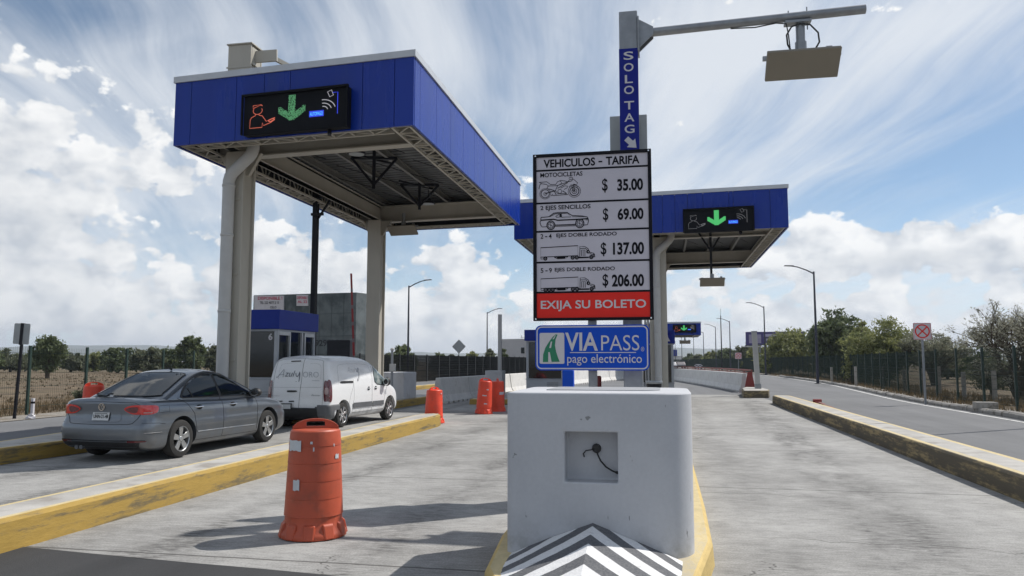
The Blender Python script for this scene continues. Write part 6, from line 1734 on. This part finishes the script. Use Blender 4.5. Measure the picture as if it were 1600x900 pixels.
def gtree(label, px, ptop, y, half_px, kind, n, leaf, group, seed, flat=.9, bushy=True, trunk=.14, bare=0, sparse=1.0):
    """a tree of the plain: px its middle, ptop its top in the photo, y its distance down the road"""
    p = at(px, ptop, y)
    if group == G1:                                 # keep every trunk behind the fence line
        while y < 320:
            f = by_y(FRs, [min(y, 250)])
            if p.x > f[0].x + 2.2: break
            y *= 1.04; p = at(px, ptop, y)
    H = p.z; w = half_px / 1200 * (Vector((p.x, p.y, 0)).length); r = random.Random(seed); lobes = []
    zlo = .06 if bushy else .42
    for k in range(10):
        a = 2 * pi * k / 10 + r.uniform(-.4, .4); rr_ = w * r.uniform(.30, .66); hz = H * (zlo + (1 - zlo) * (r.uniform(.10, .45) if k % 2 else r.uniform(.38, .66)))
        lobes.append((rr_ * cos(a), rr_ * sin(a), hz, w * r.uniform(.38, .60), w * r.uniform(.38, .60), H * r.uniform(.15, .25)))
    lobes.append((w * r.uniform(-.2, .2), 0, H * .76, w * .5, w * .5, H * .22)); lobes.append((0, 0, H * .45, w * .7, w * .7, H * .30))
    k_ = max(1.0, y / 60); n = int(n * (1.7 if y > 65 else 2.6)); leaf *= (1.1 * k_ ** .35 if y > 65 else .72)
    return tree(label, (p.x, p.y, 0), H, lobes, kind, n, leaf, group, trunk, bare, seed, sparse)
def twig_tree(label, base, H, width, kind, leaf, per, group, seed, trunk=.12):
    """an airy tree: limbs that fork down to fine twigs, small leaves along the last twigs"""
    r = random.Random(seed); t = thing('tree', label, 'tree', base, 0, group); mb = MB(); L = MB()
    def grow(p, d, ln, rad, dep):
        q = p + d * ln; m = p.lerp(q, .5) + Vector((r.gauss(0, .05), r.gauss(0, .05), r.gauss(0, .03))) * ln
        mb.tube([p, m, q], [rad, rad * .85, rad * .68], 5 if dep > 2 else 3)
        if dep <= 1:
            for _ in range(per):
                c = p.lerp(q, r.uniform(.1, 1.1)) + Vector((r.gauss(0, .07), r.gauss(0, .07), r.gauss(0, .07)))
                a = Vector((r.gauss(0, 1), r.gauss(0, 1), r.gauss(-.2, .8))).normalized(); b = a.cross(Vector((r.gauss(0, 1), r.gauss(0, 1), r.gauss(0, 1)))).normalized(); k = leaf * r.uniform(.6, 1.4)
                L.add([c - a * k, c + b * k * .36, c + a * k, c - b * k * .36], [(0, 1, 2, 3)])
        if dep == 0: return
        for _ in range(3 if dep > 3 else r.choice((2, 3, 3))):
            ax = Vector((r.gauss(0, 1), r.gauss(0, 1), r.gauss(0, .6))).normalized()
            nd = (d + ax * r.uniform(.45, .95) + Vector((0, 0, .10))).normalized()
            grow(q if r.random() < .7 else m, nd, ln * r.uniform(.66, .88), rad * .62, dep - 1)
    for i in range(5):
        a = 2 * pi * i / 5 + r.uniform(-.5, .5); sp = r.uniform(.25, .75) * width / H
        grow(Vector((r.gauss(0, .1), r.gauss(0, .1), -.05)), Vector((cos(a) * sp, sin(a) * sp, 1)).normalized(), H * .27, trunk, 5)
    mb.build('trunk', BARK, t); L.build('crown', LEAF[kind], t)
    return t
FRs = resample(FR, 2.0)
G1, G2 = 'trees behind the right fence', 'trees beyond the left field'
gtree('light olive bushy tree right of the purple billboard behind the fence', 1235, 514, 72, 47, 'olive', 6500, .17, G1, 3)
gtree('tall dark leafy tree, the highest of the middle right group', 1312, 482, 80, 50, 'dark', 8500, .19, G1, 4)
gtree('olive round tree in front of the tall dark tree', 1378, 497, 58, 48, 'olive', 7500, .14, G1, 5)
twig_tree('loose grey green tree between the tall group and the no stopping sign', (17.6, 56, 0), 3.9, 3.6, 'grey', .075, 10, G1, 6)
gtree('dark tree mass far behind the no stopping sign', 1478, 541, 75, 36, 'dull', 3500, .16, G1, 7)
gtree('small dark tree low behind the right fence, far right', 1530, 536, 62, 34, 'dark', 3000, .14, G1, 8)
twig_tree('large sparse grey leafed tree with bare branches at the right edge', (14.6, 36, 0), 4.75, 6.0, 'pale', .055, 9, G1, 9)
gtree('low olive shrub tree under the sparse grey tree', 1548, 545, 40, 36, 'dull', 2200, .075, G1, 10, sparse=1.1)
gtree('olive tree behind the purple billboard frame', 1190, 537, 105, 26, 'olive', 3500, .2, G1, 11)
gtree('round tree just left of the leaning pale post', 1163, 541, 110, 22, 'dull', 2800, .2, G1, 12)
gtree('bushy tree behind the tiny no stopping sign', 1135, 543, 118, 20, 'dark', 2800, .21, G1, 13)
gtree('olive tree behind the row of small far lamps', 1112, 548, 135, 17, 'olive', 2400, .22, G1, 14)
gtree('far dull tree at the start of the lamp row', 1092, 552, 160, 16, 'dull', 2200, .25, G1, 15)
gtree('far dark tree nearest the distant canopy', 1076, 554, 190, 13, 'dark', 1800, .28, G1, 16)
gtree('small crown poking over the billboard trees', 1167, 534, 140, 9, 'dark', 900, .2, G1, 17, bushy=False)
gtree('narrow feathery tree between the dark tree and the olive round tree', 1345, 492, 66, 22, 'olive', 2200, .14, G1, 18)
LT = [(78, 524, 62, 21, 'dark', 2600, 'separate dark tree with rounded crown in the dry field near the leaning sign'), (18, 545, 95, 26, 'dull', 2200, 'dull low tree at the far left edge of the field'), (48, 546, 100, 24, 'dark', 2200, 'dark low tree left of the separate field tree'), (112, 548, 96, 24, 'dull', 2200, 'dull low tree just right of the separate field tree'),
      (146, 547, 100, 22, 'olive', 2000, 'olive low tree in the middle of the left tree line'), (186, 539, 92, 25, 'dark', 2600, 'dark rounded tree above the left rear window pillar of the sedan'), (228, 540, 90, 26, 'dull', 2600, 'dull rounded tree above the sedan roof'), (262, 540, 95, 20, 'dark', 2200, 'dark tree behind the middle of the sedan roof'), (300, 522, 84, 24, 'dark', 3200, 'tall dark tree nearest the left canopy column'), (333, 538, 88, 20, 'dull', 2200, 'dull tree partly hidden by the left canopy column'), (-30, 540, 90, 34, 'dark', 2000, 'dark tree out at the left end of the tree line')]
for i, (px, pt, y, hp, k, n, lab) in enumerate(LT): gtree(lab, px, pt, y, hp, k, n, .20, G2, 40 + i, bushy=(i != 0), trunk=.2)
BT = [(633, 535, 75, 22, 'dark', 'dark tree behind the black fence next to the near left lamp'), (607, 545, 80, 14, 'dull', 'dull tree behind the black fence beside the rear column'), (560, 549, 86, 12, 'dark', 'small dark tree at the end of the grey wall'), (685, 549, 100, 14, 'dark', 'small dark crown over the black fence left of the diamond sign'), (706, 553, 120, 14, 'dull', 'low dull crown over the black fence below the diamond sign'), (738, 549, 105, 15, 'olive', 'olive crown over the black fence right of the diamond sign'), (768, 546, 95, 16, 'dull', 'dull tree beside the second left lamp'), (786, 544, 100, 9, 'dark', 'thin dark tree at the corner of the pale building')]
for i, (px, pt, y, hp, k, lab) in enumerate(BT): gtree(lab, px, pt, y, hp, k, 1600, .2, 'trees behind the black fence', 70 + i)
sh = gtree('small dark shrub by the green fence near the leaning sign', 140, 600, 24, 20, 'dull', 1200, .06, 'shrubs by the left fence', 90)

def grass(name, n, sampler, hmin, hmax, cols, wid=.012, seed=2):
    rng = random.Random(seed); mb = MB()
    for _ in range(n):
        x, y = sampler(rng); k = rng.randint(3, 6)
        for j in range(k):
            a = rng.uniform(0, 2 * pi); h = rng.uniform(hmin, hmax); l = rng.uniform(.1, .6) * h; w = wid * rng.uniform(.6, 1.4); bx, by = x + rng.gauss(0, .05), y + rng.gauss(0, .05)
            mb.add([(bx - w * sin(a), by + w * cos(a), 0), (bx + w * sin(a), by - w * cos(a), 0), (bx + l * cos(a), by + l * sin(a), h)], [(0, 1, 2)])
    m = leaf_mat(name + '_blades', *cols); o = mb.build(name, m); tag(o, kind='stuff'); return o
DRY = ((.125, .088, .046), (.21, .155, .088), (.085, .064, .038))
def s_right(r):
    p = RKs[min(len(RKs) - 2, int(8 + 62 * r.random() ** 1.5))]; return p.x + r.uniform(.45, 3.8), p.y + r.uniform(-.8, .8)
def s_left(r):
    y = 12 + 45 * r.random() ** 1.4; x = -17.4 - (y - 14) * .17 - r.uniform(-.1, 1.2) - abs(r.gauss(0, 2.5)); return x, y
def s_field(r): return -24 - 45 * r.random(), 22 + 60 * r.random()
o = grass('dry_grass', 3800, s_right, .08, .36, DRY, .014, 3); tag(o, 'dry brown grass on the right verge under the fence', 'grass')
o = grass('dry_grass', 3600, s_left, .06, .20, DRY, .014, 4); tag(o, 'straw coloured dry grass along the left verge', 'grass')
o = grass('field_stubble', 1500, s_field, .05, .16, ((.08, .060, .038), (.155, .115, .070), (.068, .055, .036)), .03, 5); tag(o, 'rough brown stubble across the dry field', 'stubble')
def stakes():
    spots = [(1255, 60), (1285, 52), (1322, 48), (1350, 44), (1372, 41), (1395, 39), (1424, 35), (1463, 32)]
    for i, (px, y) in enumerate(spots):
        p = at(px, 600, y); p.x += 2.0; o = MB((p.x, p.y, 0)).box(p.x - .07, p.x + .07, p.y - .07, p.y + .07, 0, 1.15 + .1 * (i % 3)).build('concrete_stake', KERBC, None, bevel=.01)
        tag(o, 'short pale concrete stake of an old fence behind the green mesh', 'stake', 'old concrete fence stakes')
stakes()
def litter():
    for i, (x, y, lab) in enumerate(((-17.3, 18.6, 'crumpled pale rag at the foot of the leaning sign'),)):
        mb = MB((x, y, .0)); r = random.Random(3); vs = []
        for a in range(8):
            for b in range(5): t_ = pi * (b + .5) / 5 / 1.9; k = r.uniform(.7, 1.3); vs.append((x + .14 * k * sin(t_) * cos(a * pi / 4), y + .10 * k * sin(t_) * sin(a * pi / 4), .12 * k * cos(t_)))
        mb.add(vs, [(a * 5 + b, ((a + 1) % 8) * 5 + b, ((a + 1) % 8) * 5 + b + 1, a * 5 + b + 1) for a in range(8) for b in range(4)]); o = mb.build('rag', SIGNL, None); tag(o, lab, 'litter')
litter()
